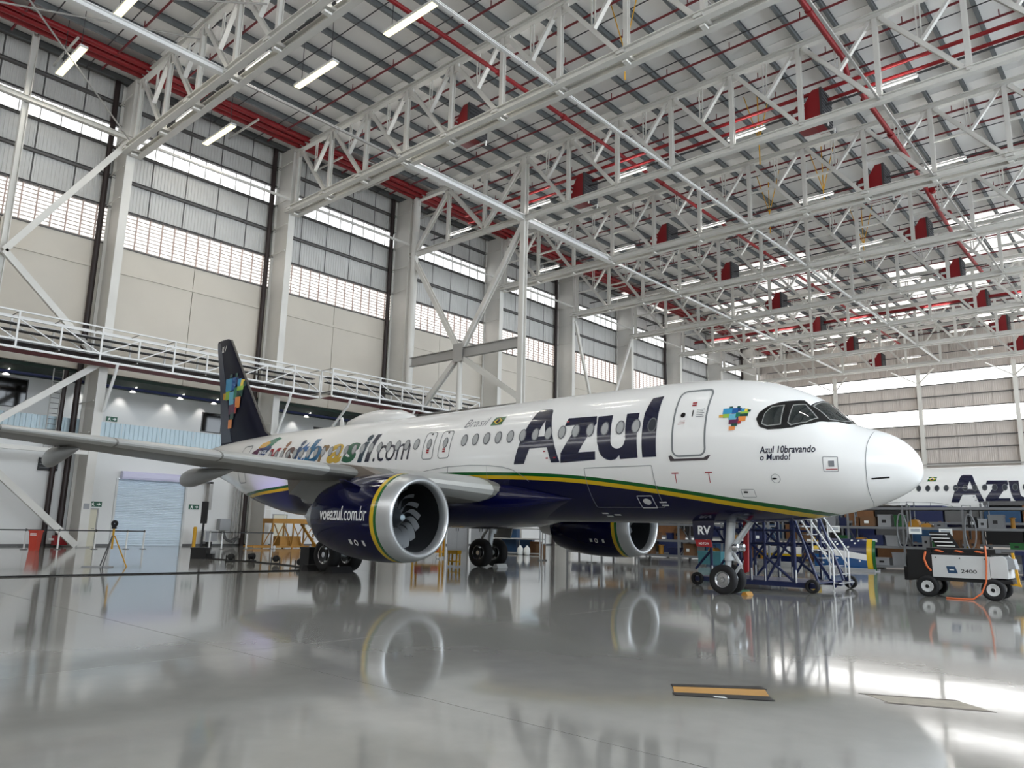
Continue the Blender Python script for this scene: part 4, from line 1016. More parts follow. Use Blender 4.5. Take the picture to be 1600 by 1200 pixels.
o = outline('service_panel', -6.95, -6.45, 2.28, 2.62, .03, .02, 'light_box'); paint('port_cover', [ellipse(-6.68,2.46,.13,.08,14)], 'light_box', S1, 0, .05, o)
for x, z in ((-6.3,2.42),(-6.28,2.34),(-8.5,2.12),(-8.42,2.04),(-8.1,2.08)): paint('panel_stencil', [[(x,z),(x+.22,z),(x+.22,z+.035),(x,z+.035)]], 'light_box', S0, 0, .06)
for x, z in ((-9.9,3.74),(-9.6,3.74),(-9.25,4.83),(-10.0,3.95)): paint('panel_stencil', [[(x,z),(x+.09,z),(x+.09,z+.04),(x,z+.04)]], 'mark_red', S1, 0, 0)
outline('rear_door', -29.2, -28.3, 3.4, 5.2, .15, .05, 'panel_line')

# cockpit glazing, wrapped round the nose by station and angle
def st(s, th): return fus_pt(s, th, .010)
def ang(x, z):
    s = XN-x; zt, zb = f_top(s), f_bot(s); c = (z-ZC-(zt+zb)/2)/((zt-zb)/2)
    return (s, math.acos(min(max(c, -1), 1)))
lo = [ang(*p) for p in ((-3.30,4.5),(-3.2,4.29),(-3.0,4.21),(-2.7,4.215),(-2.42,4.24),(-2.03,4.335),(-1.75,4.385),(-1.6,4.405))]+[(1.47,.36),(1.43,.0)]
hi = [ang(*p) for p in ((-3.25,4.67),(-3.08,4.84),(-2.83,4.95),(-2.55,4.99),(-2.35,5.0))]+[(2.24,.62),(2.16,.35),(2.14,.0)]
poly_ = lo+[(s, -t) for s, t in lo[::-1][1:]]+[(s, -t) for s, t in hi]+hi[::-1][1:]
CK = wrap('cockpit_surround', curve_mesh('cockpit_surround', [poly_]), lambda s, t: fus_pt(s, t, .010), 'cockpit_black', FU, .08, .06)
def glass(pts, sgn):
    q = [(s, sgn*t) for s, t in pts]; cx = sum(p[0] for p in q)/len(q); ct = sum(p[1] for p in q)/len(q)
    inn = [(cx+(p[0]-cx)*.9, ct+(p[1]-ct)*.9) for p in q]
    wrap('window_frame', curve_mesh('window_frame', [q, inn]), lambda s, t: fus_pt(s, t, .016), 'cockpit_rim', CK, .08, .06)
    wrap('windscreen', curve_mesh('windscreen', [inn]), lambda s, t: fus_pt(s, t, .014), 'cockpit_glass', CK, .08, .06)
w1_ = [ang(*p) for p in ((-3.16,4.36),(-3.12,4.64),(-2.99,4.82),(-2.70,4.86),(-2.70,4.32),(-3.02,4.29))]
w2_ = [ang(*p) for p in ((-2.56,4.36),(-2.53,4.86),(-2.28,4.88),(-1.93,4.47),(-2.15,4.36),(-2.48,4.29))]
w3_ = [(2.20,.62),(2.07,.05),(1.50,.05),(1.56,.40),(1.80,.68)]
for sgn in (1,-1):
    for q in (w1_, w2_, w3_): glass(q, sgn)
for y in (-.16,.16):
    obj('wiper', MB().tube((-1.42,y,4.42),(-1.72,y*2.2,4.72),.012,5), 'cockpit_black', CK)

# ---- the second airliner behind
P2 = copy_tree(PL, None, ('lettering','mosaic','emblem'))
P2.location = (4.75,36.2,.2)
def dark_panes(o):
    for c in o.children:
        if c.name.startswith('pane'): c.material_slots[0].link = 'OBJECT'; c.material_slots[0].material = MATS['window_pane_dark']
        dark_panes(c)
dark_panes(P2)
P2['label'] = 'airliner partly hidden behind the nose and the grey racks, its belly open'
# ------------------------------------------------------------------ things on the floor
# floor patches in front of the camera
t = thing('floor_cover', 'brown taped floor cover with black edge strips, in the foreground', 'cover', (0,0,0))
def patch(name, pts, z0, z1, m, par): return obj(name, MB().prism(pts, 'z', z0, z1), m, par)
A_, B_, C_, D_ = V(.24,-12.16), V(.99,-11.52), V(1.35,-12.13), V(.54,-12.64)
def mixq(u, v): a = A_.lerp(B_, u); d = D_.lerp(C_, u); p = a.lerp(d, v); return (p.x, p.y)
patch('kraft_sheet', [mixq(0,.2),mixq(1,.2),mixq(1,.8),mixq(0,.8)], .001, .006, 'kraft', t)
patch('edge_strip', [mixq(-.02,0),mixq(.98,0),mixq(1.02,.22),mixq(.0,.22)], .001, .009, 'tape_black', t)
patch('edge_strip', [mixq(-.02,.76),mixq(1.0,.72),mixq(1.03,1),mixq(.0,1)], .001, .009, 'tape_black', t)
patch('torn_tape', [mixq(.4,.93),mixq(.52,.95),mixq(.54,1.04),mixq(.42,1.02)], .009, .012, 'sign_white', t)
t = thing('floor_scar', 'worn adhesive outline on the floor right of the taped cover', 'mark', (0,0,0))
A_, B_, C_, D_ = V(1.83,-11.03), V(2.75,-10.55), V(3.08,-10.93), V(2.15,-11.35)
mat('scar', lin(172,164,150), .6, var=.2, vscale=9); mat('scar_dark', lin(112,104,98), .6, var=.2, vscale=9)
patch('glue_bed', [mixq(.05,.12),mixq(.9,.1),mixq(.98,.9),mixq(.1,.85)], .0005, .002, 'scar', t)
patch('glue_line', [mixq(0,0),mixq(.9,.0),mixq(.92,.08),mixq(.02,.09)], .0005, .003, 'scar_dark', t)
patch('glue_line', [mixq(.06,.88),mixq(.98,.92),mixq(1,1),mixq(.03,.98)], .0005, .003, 'scar_dark', t)

# ground power cart
t = thing('power_cart', 'silver and black wheeled ground power cart marked 2400, at the right', 'cart', (0,0,0))
YA, YB_ = 4.5, 5.55
BD = obj('cabinet', MB().box((-.95,YA,.56), (.45,YB_,1.17)), 'light_box', t)
obj('end_cabinet', MB().prism([(.46,.6),(.86,.6),(.86,1.1),(.76,1.2),(.46,1.16)], 'y', YA+.02, YB_), 'light_box', t)
obj('frame', MB().box((-1.6,YA+.05,.46), (.95,YB_-.05,.56)).box((-1.6,YA+.02,.5), (-.97,YA+.06,1.3)).box((-1.0,YA,1.17), (.5,YA+.04,1.22)), 'black', t)
eb = MB()
for i in range(6): eb.tube((-1.55+.1*i,YA+.1,.6),(-1.5+.1*i,YA+.12,1.25),.05,8)
eb.lathe([(.05,-.1),(.26,-.08),(.3,0),(.26,.08),(.05,.1)], (-1.62,YA+.5,.95), 'x', 16).box((-1.75,YA+.2,.42), (-1.55,YA+.8,.8)).box((-1.5,YA+.2,.56), (-.98,YB_-.1,1.15))
obj('engine', eb, 'black', t)
obj('top_tray', MB().box((-1.15,YA+.1,1.22), (.9,YB_-.05,1.26)).box((-1.1,YA+.12,1.26), (.6,YB_-.1,1.36)), 'black', t)
for i, x in enumerate((-.75,-.25,.25)): obj('coiled_cable', MB().poly([(x+.2*math.cos(a), YA+.2+.06*math.sin(a), 1.26+.035*math.sin(2*a)) for a in [2*math.pi*k/12 for k in range(12)]], .045, 6, closed=True), 'orange', t)
for i in range(3): obj('bolt', MB().lathe([(.015,-.012),(.015,0),(.001,-.013)], (-.85+.6*i,YA,1.1), 'y', 8), 'black', t)
me = fit(text_mesh('lettering', '2400', .012), -.24, .14, .70, .80); wrap('lettering', me, lambda x, z: V(x,YA-.004,z), 'black', t, 0, 0)
wrap('badge', curve_mesh('badge', [[(-.56,.68),(-.32,.68),(-.38,.87),(-.60,.87)]]), lambda x, z: V(x,YA-.004,z), 'blue', t, 0, 0)
wrap('badge_mark', curve_mesh('badge_mark', [[(-.52,.76),(-.40,.76),(-.42,.79),(-.53,.79)]]), lambda x, z: V(x,YA-.006,z), 'sign_white', t, 0, 0)
obj('control_panel', MB().prism([(.86,.85),(1.05,.85),(1.0,1.12),(.84,1.16)], 'y', YA+.1, YA+.6), 'grey_box', t)
cw, crim = wheel_mesh(.29, .2)
crim2 = MB().lathe([(.16,-.075),(.15,-.085),(.06,-.05),(.05,-.085),(.01,-.085)], (0,0,0), 'y', 20).lathe([(.16,.075),(.15,.085),(.01,.05)], (0,0,0), 'y', 20).mesh('rim', 'light_box')
for x, y in ((-1.1,YA+.0),(.5,YA+.0),(-1.1,YB_),(.5,YB_)):
    o = inst('wheel', cw, t, (x,y,.29)); inst('rim', crim2, o); inst('rim_hub', MB().lathe([(.05,-.09),(.01,-.095)], n=10, axis='y').mesh('rim_hub','black') if not bpy.data.meshes.get('rim_hub') else bpy.data.meshes['rim_hub'], o)
obj('tow_bar', MB().bar((1.05,YA+.35,.42),(.95,YA+.4,1.28),.09,.06).bar((.85,YA+.35,.46),(1.1,YA+.35,.42),.08,.06), 'yellow', t)
obj('output_cable', MB().poly([(.38,YA+.05,1.45),(.40,YA-.04,1.25),(.39,YA-.06,.9),(.36,YA-.10,.5),(.25,YA-.18,.2),(.05,YA-.25,.03),(-.3,YA-.3,.02),(-.6,YA-.28,.02)], .022, 8), 'orange', t)
obj('output_cable', MB().poly([(-1.1,YA+.0,1.25),(-1.14,YA-.05,1.05),(-1.08,YA-.05,.85),(-1.0,YA+.02,.72)], .03, 8), 'orange', t)

# blue boarding stair on the far side of the nose
t = thing('boarding_stair', 'navy steel boarding stair with white handrails behind the nose gear', 'stairs', (0,0,0))
nf = 'navy_frame'
ya, yb = 2.5, 4.6
for y in (ya, yb):
    for x in (-6.75,-6.25,-5.45,-5.0,-4.1): obj('post', MB().tube((x,y,.22),(x,y,3.2 if x > -5.2 else 2.9),.05,8), nf, t)
    for p, q in (((-6.75,.25),(-5.45,1.9)),((-5.0,.25),(-4.1,1.7)),((-6.25,2.0),(-4.1,.25)),((-6.25,.25),(-5.45,1.15)),((-6.75,2.0),(-6.25,1.3)),((-4.1,2.2),(-3.45,.3)),((-7.3,.5),(-6.75,1.1))): obj('brace', MB().tube((p[0],y,p[1]),(q[0],y,q[1]),.04,8), nf, t)
    for z in (1.35,1.75): obj('rail', MB().tube((-6.75,y,z),(-4.1,y,z),.035,8), nf, t)
    obj('base_beam', MB().bar((-7.3,y,.2),(-3.5,y,.2),.12,.14), nf, t)
    for x in (-6.62,-6.13,-5.33,-4.9,-3.98): obj('reflector_strip', MB().box((x-.1,y-.06,.25), (x-.07,y-.03,.62)), 'white_paint', t)
obj('platform', MB().box((-6.8,ya,2.86), (-4.1,yb,2.92)), nf, t)
obj('base_deck', MB().box((-7.3,ya,.24), (-3.6,yb,.28)), nf, t)
yc, yd = 4.2, 5.6
for i in range(11): obj('tread', MB().box((-5.2+.15*i,yc,2.6-.24*i), (-4.95+.15*i,yd,2.63-.24*i)), 'alu', t)
for y in (yc, yd):
    obj('stringer', MB().bar((-5.3,y,2.7),(-3.55,y,.1),.04,.08), nf, t)
    for i in range(4):
        x = -5.2+.5*i; z = 2.65-.77*i; obj('baluster', MB().tube((x,y,z),(x,y,z+1.0),.026,8), 'white_paint', t)
    for dz in (.55,1.0): obj('handrail', MB().tube((-5.3,y,2.7+dz),(-3.6,y,.15+dz),.028,8), 'white_paint', t)
    obj('baluster', MB().tube((-3.6,y,.05),(-3.6,y,1.15),.03,8), 'white_paint', t)
sw, _ = wheel_mesh(.2, .14)
for x, y in ((-3.55,2.3),(-7.2,2.4),(-3.6,5.7),(-7.2,4.7)): inst('wheel', sw, t, (x,y,.2))
single('drip_tray', MB().lathe([(.01,.004),(.3,.004),(.33,.03),(.35,.03),(.35,0),(.01,0)], n=20), mat('tray_green', lin(40,92,66), .5), 'flat green drip mat on the floor below the boarding stair', 'mat', (-5.4,1.4,0))

# wheel chocks
def chock(loc, rz, label, m='yellow', sc=1.0, group=None):
    o = single('wheel_chock', MB().prism([(-.16*sc,0),(.16*sc,0),(.07*sc,.15*sc),(-.07*sc,.15*sc)], 'y', -.3*sc, .3*sc), m, label, 'chock', loc, rz, group); return o
chock((-4.5,.1,0), 0, 'small dull yellow chock in front of the nose wheels', 'yellow_dark', .6)
chock((-17.0,-4.2,0), 0, 'dark rubber chock ahead of the near main wheels', 'rubber', 1.4)
chock((-18.4,-4.2,0), 0, 'dark rubber chock behind the near main wheels', 'rubber', 1.4)
chock((-16.95,3.8,0), 0, 'pale chock ahead of the far main wheels', 'light_box')
single('speaker_box', MB().box((-.28,-.25,0), (.28,.25,.75)).box((-.3,-.27,.72), (.3,.27,.78)), 'black', 'black box standing behind the near main wheels', 'box', (-19.2,-3.9,0))

# cable with floor lights, long cable across the floor
single('floor_cable', MB().poly([(-19.5,-3.7,.02),(-21.5,-3.3,.02),(-24.5,-3.2,.02),(-27.2,-3.6,.02)], .025, 6), 'black', 'black cable on the floor linking the small floor lights', 'cable')
single('floor_cable', MB().poly([(-18.6,-4.7,.02),(-18.9,-8,.02),(-19.3,-11,.02),(-19.8,-16,.02)], .022, 6), 'black', 'long black cable running across the floor to the left edge', 'cable')
for i, (x, y) in enumerate(((-24.9,-3.9),(-25.0,-2.9),(-22.8,-3.1),(-20.3,-3.6))):
    t = thing('floor_light', 'small black floor light on the cable, %s from the left' % ORD[i], 'light', (x,y,0), .8, 'floor lights on the cable')
    obj('yoke', MB().box((-.16,-.14,0), (.16,.14,.04)).box((-.18,-.03,0), (-.15,.03,.26)).box((.15,-.03,0), (.18,.03,.26)), 'black', t)
    if i == 1:
        ld = bpy.data.lights.new('floor_light_beam', 'SPOT'); ld.energy = 260; ld.color = (.42,.34,1.0); ld.spot_size = math.radians(60); ld.spot_blend = .6; ld.shadow_soft_size = .1
        lo = bpy.data.objects.new('lamp_light', ld); COL.objects.link(lo); lo.parent = t; lo.location = (0,0,.42)
        lo.rotation_euler = Vector((-1.0,1.5,3.3)).to_track_quat('-Z', 'Y').to_euler(); t.rotation_euler = (0,0,0)
    obj('lamp_body', MB().lathe([(.02,-.14),(.1,-.13),(.13,0),(.13,.12),(.1,.12),(.09,.05),(.01,.05)], (0,0,.2), 'y', 14), 'black', t)
t = thing('light_stand', 'black light stand on a boxy base left of the near main wheels', 'stand', (-27.7,-3.8,0), .75)
obj('base', MB().box((-.33,-.25,0), (.33,.25,.45)).box((-.35,-.27,.41), (.35,.27,.47)), 'black', t)
obj('pole', MB().tube((0,0,.5),(.02,0,2.0),.05,8), 'black', t)
obj('lamp_bar', MB().box((-.1,-.1,1.5), (.12,.1,2.45)), 'black', t)
obj('plug_box', MB().box((.33,-.15,0), (.58,.15,.22)), 'black', t)

# tripod
t = thing('tripod', 'yellow tripod with a round black head before the roller shutter', 'tripod', (-23.1,-9.25,0), .8)
for k in range(3):
    a = 2*math.pi*k/3+.5; obj('leg', MB().tube((.04*math.cos(a),.04*math.sin(a),1.05),(.52*math.cos(a),.52*math.sin(a),0),.022,6), 'steel_dark' if k else 'yellow', t)
obj('column', MB().tube((0,0,.6),(0,0,1.4),.035,8), 'yellow', t)
obj('head', MB().lathe([(.03,-.05),(.1,-.05),(.12,0),(.1,.05),(.03,.05)], (0,0,1.46), 'y', 16).box((-.06,-.05,1.28), (.06,.05,1.4)), 'black', t)
single('tripod_mat', MB().box((-.45,-.18,0), (.45,.18,.03)), 'grey_box', 'grey plate lying between the tripod legs', 'plate', (-23.2,-9.6,0), .8)

# belt barriers
def stanchions(pts, label, grp):
    for i, (x, y) in enumerate(pts):
        t = thing('barrier_post', label % ORD[i], 'barrier', (x,y,0), group=grp)
        obj('base', MB().lathe([(.01,.03),(.15,.025),(.18,0)], n=18), 'steel_dark', t)
        obj('post', MB().tube((0,0,.02),(0,0,1.0),.045,10), 'white_paint', t)
        obj('belt_head', MB().tube((0,0,.9),(0,0,1.02),.045,10), 'black', t)
    for i in range(len(pts)-1):
        p, q = pts[i], pts[i+1]
        if math.hypot(p[0]-q[0], p[1]-q[1]) < 4: single('barrier_belt', MB().bar((p[0],p[1],.96),(q[0],q[1],.96),.01,.06), 'black', 'black belt strung between barrier posts, %s, span %s' % (grp, ORD[i]), 'belt', group=grp+' belts')
stanchions([(-38.6,-9.6),(-38.6,-7.45),(-38.6,-5.95),(-38.6,-4.2),(-38.6,-2.6),(-38.6,-1.7)], 'silver belt barrier post near the red bin, %s from the left', 'left barrier line')
stanchions([(-38.4,2.0),(-38.0,2.55),(-37.8,4.0),(-37.6,5.6)], 'silver belt barrier post right of the shutter, %s from the left', 'right barrier line')
t = thing('waste_bin', 'tall tapered red bin with white lettering at the left', 'bin', (-37.6,-7.3,0), .75)
obj('body', MB().add([(-.16,-.16,0),(.16,-.16,0),(.16,.16,0),(-.16,.16,0),(-.21,-.21,.9),(.21,-.21,.9),(.21,.21,.9),(-.21,.21,.9)], [(3,2,1,0),(0,1,5,4),(1,2,6,5),(2,3,7,6),(3,0,4,7),(4,5,6,7)]), 'bin_red', t)
obj('lid', MB().box((-.24,-.24,.9), (.24,.24,.97)), 'bin_red', t)
for z in (.72,.79): obj('lettering', MB().box((-.15,-.212,z), (.15,-.204,z+.035)), 'sign_white', t)

# wall-side equipment left of the fuselage
t = thing('bollard', 'yellow steel bollard at the right jamb of the roller shutter', 'bollard', (-42.7,3.15,0)); obj('shaft', MB().tube((0,0,0),(0,0,1.15),.11,12), 'yellow', t); obj('cap', MB().lathe([(.11,1.15),(.09,1.2),(.01,1.22)], n=12), 'yellow', t)
t = thing('power_box', 'pale grey power box on a stub by the yellow bollard', 'box', (-43.0,4.3,0)); obj('cabinet', MB().box((-.3,-.45,.28), (.25,.45,1.0)), 'light_box', t); obj('stub', MB().box((-.15,-.15,0), (.1,.15,.28)), 'black', t); obj('door_line', MB().box((.25,-.4,.33), (.262,.4,.95)), 'grey_box', t)
t = thing('junction_box', 'grey junction box with rising conduits beside the column', 'box', (-43.2,5.3,0)); obj('cabinet', MB().box((-.25,-.35,1.0), (.2,.35,1.75)), 'grey_box', t)
for i in range(4): obj('conduit', MB().tube((0,.55+.22*i,.5),(0,.55+.22*i,6.0),.06,8), 'steel_grey', t)
for i in range(3): obj('hose', MB().poly([(.1,-.2+.1*i,.95),(.2,.0+.1*i,.5-.08*i),(.2,.5+.1*i,.35-.08*i),(.1,.9+.1*i,.6)], .05, 6), 'steel_dark', t)
single('conduit', MB().tube((-43.35,4.76,.8),(-43.35,4.94,.8),.05,8), 'steel_grey', 'short grey conduit between the power box and junction box', 'conduit')
t = thing('vent_duct', 'tall square grey vent pipe on the wall above the light stand', 'duct', (-43.2,4.15,0)); obj('riser', MB().box((-.3,-.12,2.3), (.12,.12,4.1)), 'steel_grey', t); obj('elbow', MB().box((-.12,-1.0,4.0), (.12,.12,4.12)), 'steel_dark', t)
t = thing('wall_ladder', 'slim steel wall ladder left of the first column', 'ladder', (-43.1,-5.9,0))
for y in (0,.5): obj('stile', MB().tube((0,y,5.4),(0,y,10.0),.035,6), 'steel_grey', t)
for i in range(15): obj('rung', MB().tube((0,0,5.6+.3*i),(0,.5,5.6+.3*i),.02,6), 'steel_dark', t)
t = thing('wall_vent', 'dark louvred vent box on the white wall under the wing', 'vent', (-43.4,-5.45,4.55)); obj('frame', MB().box((-.05,-.5,-.35), (.06,.5,.35)), 'black', t)
for i in range(3): obj('blade', MB().bar((.06,-.45,-.2+.2*i),(.06,.45,-.2+.2*i),.1,.02), 'grey_box', t)
t = thing('wall_pipe', 'thin dark standpipe on the white wall at the far left', 'pipe', (-43.3,-8.55,0)); obj('riser', MB().poly([(0,-.6,1.6),(0,.0,1.6),(0,.0,1.7),(0,.25,4.0)], .035, 6), 'steel_dark', t); obj('valve', MB().lathe([(.01,-.08),(.1,-.05),(.1,.05),(.01,.08)], (0,.25,4.0), 'z', 10), 'red', t)
t = thing('fire_point', 'low red fire point behind the first column foot', 'box', (-42.4,-4.7,0)); obj('cabinet', MB().box((-.25,-.3,.1), (.25,.35,.62)), 'red', t); obj('hose_outlet', MB().tube((.1,-.3,.4),(.1,-.55,.4),.06,8), 'white_paint', t)
t = thing('notice', 'small grey notice plate on the first column', 'sign', (XC+.01,-3.9,2.1)); obj('plate', MB().box((0,-.15,0), (.02,.15,.3)), 'grey_box', t)

# yellow access stair near the annex
t = thing('access_stair', 'yellow access platform with white-edged steps under the tail', 'stairs', (-38.6,6.0,0), .0)
yd_ = 'yellow_dark'
obj('platform', MB().box((-.6,-.2,1.55), (.6,2.9,1.85)), yd_, t)
for x in (-.55,.55):
    for y in (-.15,1.3,2.8): obj('leg', MB().bar((x,y,0),(x,y,1.6),.08,.08), yd_, t)
    for (a, c) in (((-.15,.1),(.6,1.5)),((1.3,.1),(.6,1.5)),((1.3,1.5),(2.0,.2)),((2.8,1.5),(2.0,.2))): obj('brace', MB().bar((x,a[0],a[1]),(x,c[0],c[1]),.05,.05), yd_, t)
    obj('base_rail', MB().bar((x,-1.4,.12),(x,2.9,.12),.1,.12), yd_, t)
for y, z in ((-.15,3.2),(1.3,3.2),(2.8,3.2)): obj('guard_post', MB().bar((-.55,y,1.85),(-.55,y,z),.04,.04), 'white_paint', t)
for z in (2.4,3.15): obj('guard_rail', MB().bar((-.55,-.15,z),(-.55,2.8,z),.035,.035), 'white_paint', t)
for i in range(6): obj('tread', MB().box((.0+.24*i,2.2+.08*i,1.5-.28*i), (.3+.24*i,3.6+.08*i,1.55-.28*i)), 'white_paint', t)
for y in (2.2,3.7): obj('stringer', MB().bar((.0,y,1.55),(1.5,y+.3,.05),.06,.16), yd_, t)
obj('handrail', MB().bar((1.45,3.95,.1),(1.45,3.95,1.2),.05,.05).bar((.1,3.6,2.5),(1.45,3.95,1.15),.04,.04), 'white_paint', t)
obj('tool_chest', MB().box((-.4,.5,.18), (.4,2.0,.75)), yd_, t)
for y in (.0,2.6): inst('castor', MB().lathe([(.09,-.03),(.1,0),(.09,.03),(.01,.03)], n=12, axis='x').mesh('castor', 'light_box') if not bpy.data.meshes.get('castor') else bpy.data.meshes['castor'], t, (.62,y,.1))

# items beyond the near belly: stool, yellow trolley, cabinets, bench
t = thing('step_stool', 'small yellow step stool beside the far main wheels', 'stool', (-18.2,2.35,0), .3)
obj('seat', MB().box((-.22,-.18,.52), (.22,.18,.66)), 'yellow', t)
for x in (-.18,.18):
    for y in (-.14,.14): obj('leg', MB().bar((x,y,.06),(x,y,.53),.05,.05), 'yellow', t)
obj('shelf', MB().box((-.2,-.16,.2), (.2,.16,.24)), 'yellow', t)
t = thing('tool_trolley', 'yellow steel tool trolley behind the far main wheels', 'trolley', (-24.5,6.6,0), .6)
for x in (-.7,.7):
    for y in (-.4,.4): obj('leg', MB().bar((x,y,.1),(x,y,1.45),.09,.09), 'yellow', t)
obj('top_tray', MB().box((-.75,-.45,1.35), (.75,.45,1.6)), 'yellow', t); obj('shelf', MB().box((-.72,-.42,.3), (.72,.42,.36)), 'yellow', t)
for i, m_ in enumerate(('red','wood','orange')): obj('parts_bin', MB().box((-.6+.42*i,-.36,.36), (-.26+.42*i,.3,.8-.08*i)), m_, t)
for x in (-.6,.6): obj('castor', MB().lathe([(.1,-.04),(.11,0),(.1,.04)], (x,-.4,.1), 'y', 12), 'black', t)
for i, (x, y, w_, h_, m_) in enumerate(((-35.2,17.0,1.3,1.9,'light_box'),(-33.6,17.6,1.4,2.9,'grey_box'),(-32.0,18.3,1.4,2.9,'grey_box'),(-36.8,16.6,1.3,2.9,'light_box'))):
    t = thing('locker', '%s storage locker in the row beyond the belly, %s along it' % ('pale' if m_ == 'light_box' else 'grey', ORD[i]), 'locker', (x,y,0), .6, 'lockers beyond the belly')
    obj('body', MB().box((-w_/2,-.3,0), (w_/2,.3,h_)), m_, t)
    for s in (-1,1): o = obj('locker_door', MB().box((min(s*.02,s*w_/2*.96),-.33,.08), (max(s*.02,s*w_/2*.96),-.3,h_-.08)), m_, t); obj('handle', MB().box((s*.08-.02,-.36,h_*.45), (s*.08+.02,-.33,h_*.55)), 'black', o)
t = thing('work_table', 'grey tube-framed work table cluttered with parts beyond the belly', 'table', (-27.0,16.6,0), .35)
for x in (-1.5,1.5):
    for y in (-.5,.5): obj('leg', MB().tube((x,y,0),(x,y,1.6),.045,8), 'alu', t)
for z in (.08,.95,1.58): obj('frame_rail', MB().tube((-1.5,-.5,z),(1.5,-.5,z),.04,8).tube((-1.5,.5,z),(1.5,.5,z),.04,8), 'alu', t)
obj('table_top', MB().box((-1.5,-.5,.93), (1.5,.5,.97)), 'grey_box', t)
for i, (x, y, w_, d_, h_, m_, nm) in enumerate(((-1.0,.9,1.0,.6,1.7,'blue','blue parts cabinet standing behind the work table'),(.1,1.0,.8,.5,.85,'blue','short blue cabinet behind the work table'),(.8,.7,.6,.5,.75,'wood','wooden crate under the work table'),(1.3,.2,.5,.45,.6,'cardboard','cardboard carton at the right end of the work table'))):
    c = Vector((-27.0,16.6,0))+Matrix.Rotation(.35, 3, 'Z') @ Vector((x,y,0))
    o = thing('storage_box', nm, 'box', (c.x,c.y,0), .35); obj('body', MB().box((-w_/2,-d_/2,0), (w_/2,d_/2,h_)), m_, o); obj('lid', MB().box((-w_/2-.02,-d_/2-.02,h_), (w_/2+.02,d_/2+.02,h_+.04)), m_, o)
for i, x in enumerate((.3,.75)):
    c = Vector((-27.0,16.6,0))+Matrix.Rotation(.35, 3, 'Z') @ Vector((x,-.75,0))
    o = thing('canister', '%s white bagged canister in front of the work table' % ('left' if i == 0 else 'right'), 'canister', (c.x,c.y,0)); obj('body', MB().lathe([(.01,0),(.16,.02),(.2,.2),(.18,.4),(.08,.5),(.06,.56),(.01,.57)], n=14), 'sign_white', o)
for i, (x, y, h_) in enumerate(((-20.6,11.0,2.6),(-17.9,11.6,2.3))):
    o = thing('prop_stand', 'slim grey prop stand %s' % ('left of' if i == 0 else 'under') + ' the far engine', 'stand', (x,y,0)); obj('pole', MB().tube((0,0,0),(0,0,h_),.035,8), 'steel_grey', o); obj('base', MB().box((-.3,-.03,0), (.3,.03,.05)).box((-.03,-.3,0), (.03,.3,.05)), 'steel_dark', o)

# long storage racks behind the nose gear and right of the nose
rk_post = {}
def rack(name, label, x0, x1, y, levels, bay, depth=1.3, hgt=3.05):
    t = thing(name, label, 'rack', (0,0,0)); n = round((x1-x0)/bay); st_ = (x1-x0)/n
    for i in range(n+1):
        for yy in (y, y+depth): obj('upright', MB().bar((x0+st_*i,yy,0),(x0+st_*i,yy,hgt),.09,.09), 'rack_grey', t)
        obj('end_brace', MB().bar((x0+st_*i,y,.3),(x0+st_*i,y+depth,1.2),.04,.04).bar((x0+st_*i,y+depth,1.2),(x0+st_*i,y,2.1),.04,.04), 'rack_grey', t)
    for z in levels:
        for yy in (y, y+depth): obj('beam', MB().bar((x0,yy,z),(x1,yy,z),.06,.12), 'rack_grey', t)
        obj('shelf_board', MB().box((x0,y+.03,z-.02), (x1,y+depth-.03,z+.03)), 'rack_grey', t)
    for i in range(n+1): obj('cap_loop', MB().poly([(x0+st_*i,y,hgt),(x0+st_*i,y,hgt+.1),(x0+st_*i+.35,y,hgt+.1),(x0+st_*i+.35,y,hgt-.9)], .03, 6), 'rack_grey', t)
    return t, st_, n
r1, st1, n1 = rack('storage_rack', 'long grey storage rack of parts between far engine and nose gear', -23.5, -11.0, 16.9, (.34,1.14,2.0), 2.5, 1.2, 2.6)
r2, st2, n2 = rack('storage_rack', 'long tall grey storage rack right of and behind the nose', -11.0, 1.9, 20.7, (.2,1.13,2.06,3.0), 2.58, 1.3, 3.05)
KIND = [('carton','brown cardboard carton','cardboard'),('parts_bin','dark blue plastic parts bin','navy_frame'),('case','black equipment case','black'),('carton','grey wrapped carton','rack_grey'),('tool_bag','yellow tool bag','yellow_dark'),('crate','wooden crate','wood'),('case','grey equipment case','grey_box'),('parts_bin','dark grey parts bin','steel_dark'),('case','navy equipment case','navy_frame'),('drum','brown cable drum','yellow_dark'),('parts_bin','light grey parts bin','grey_box'),('case','dark green equipment case','green')]  # colours darkened to carry the shade inside the racks
r3, st3, n3 = rack('storage_rack', 'rear grey rack row of dark crates behind the other racks', -24.0, 3.6, 25.2, (.2,1.3,2.4), 3.45, 1.4, 3.4)
LV = {0:'bottom',1:'second',2:'third',3:'top'}
rng = random.Random(3); seen = {}
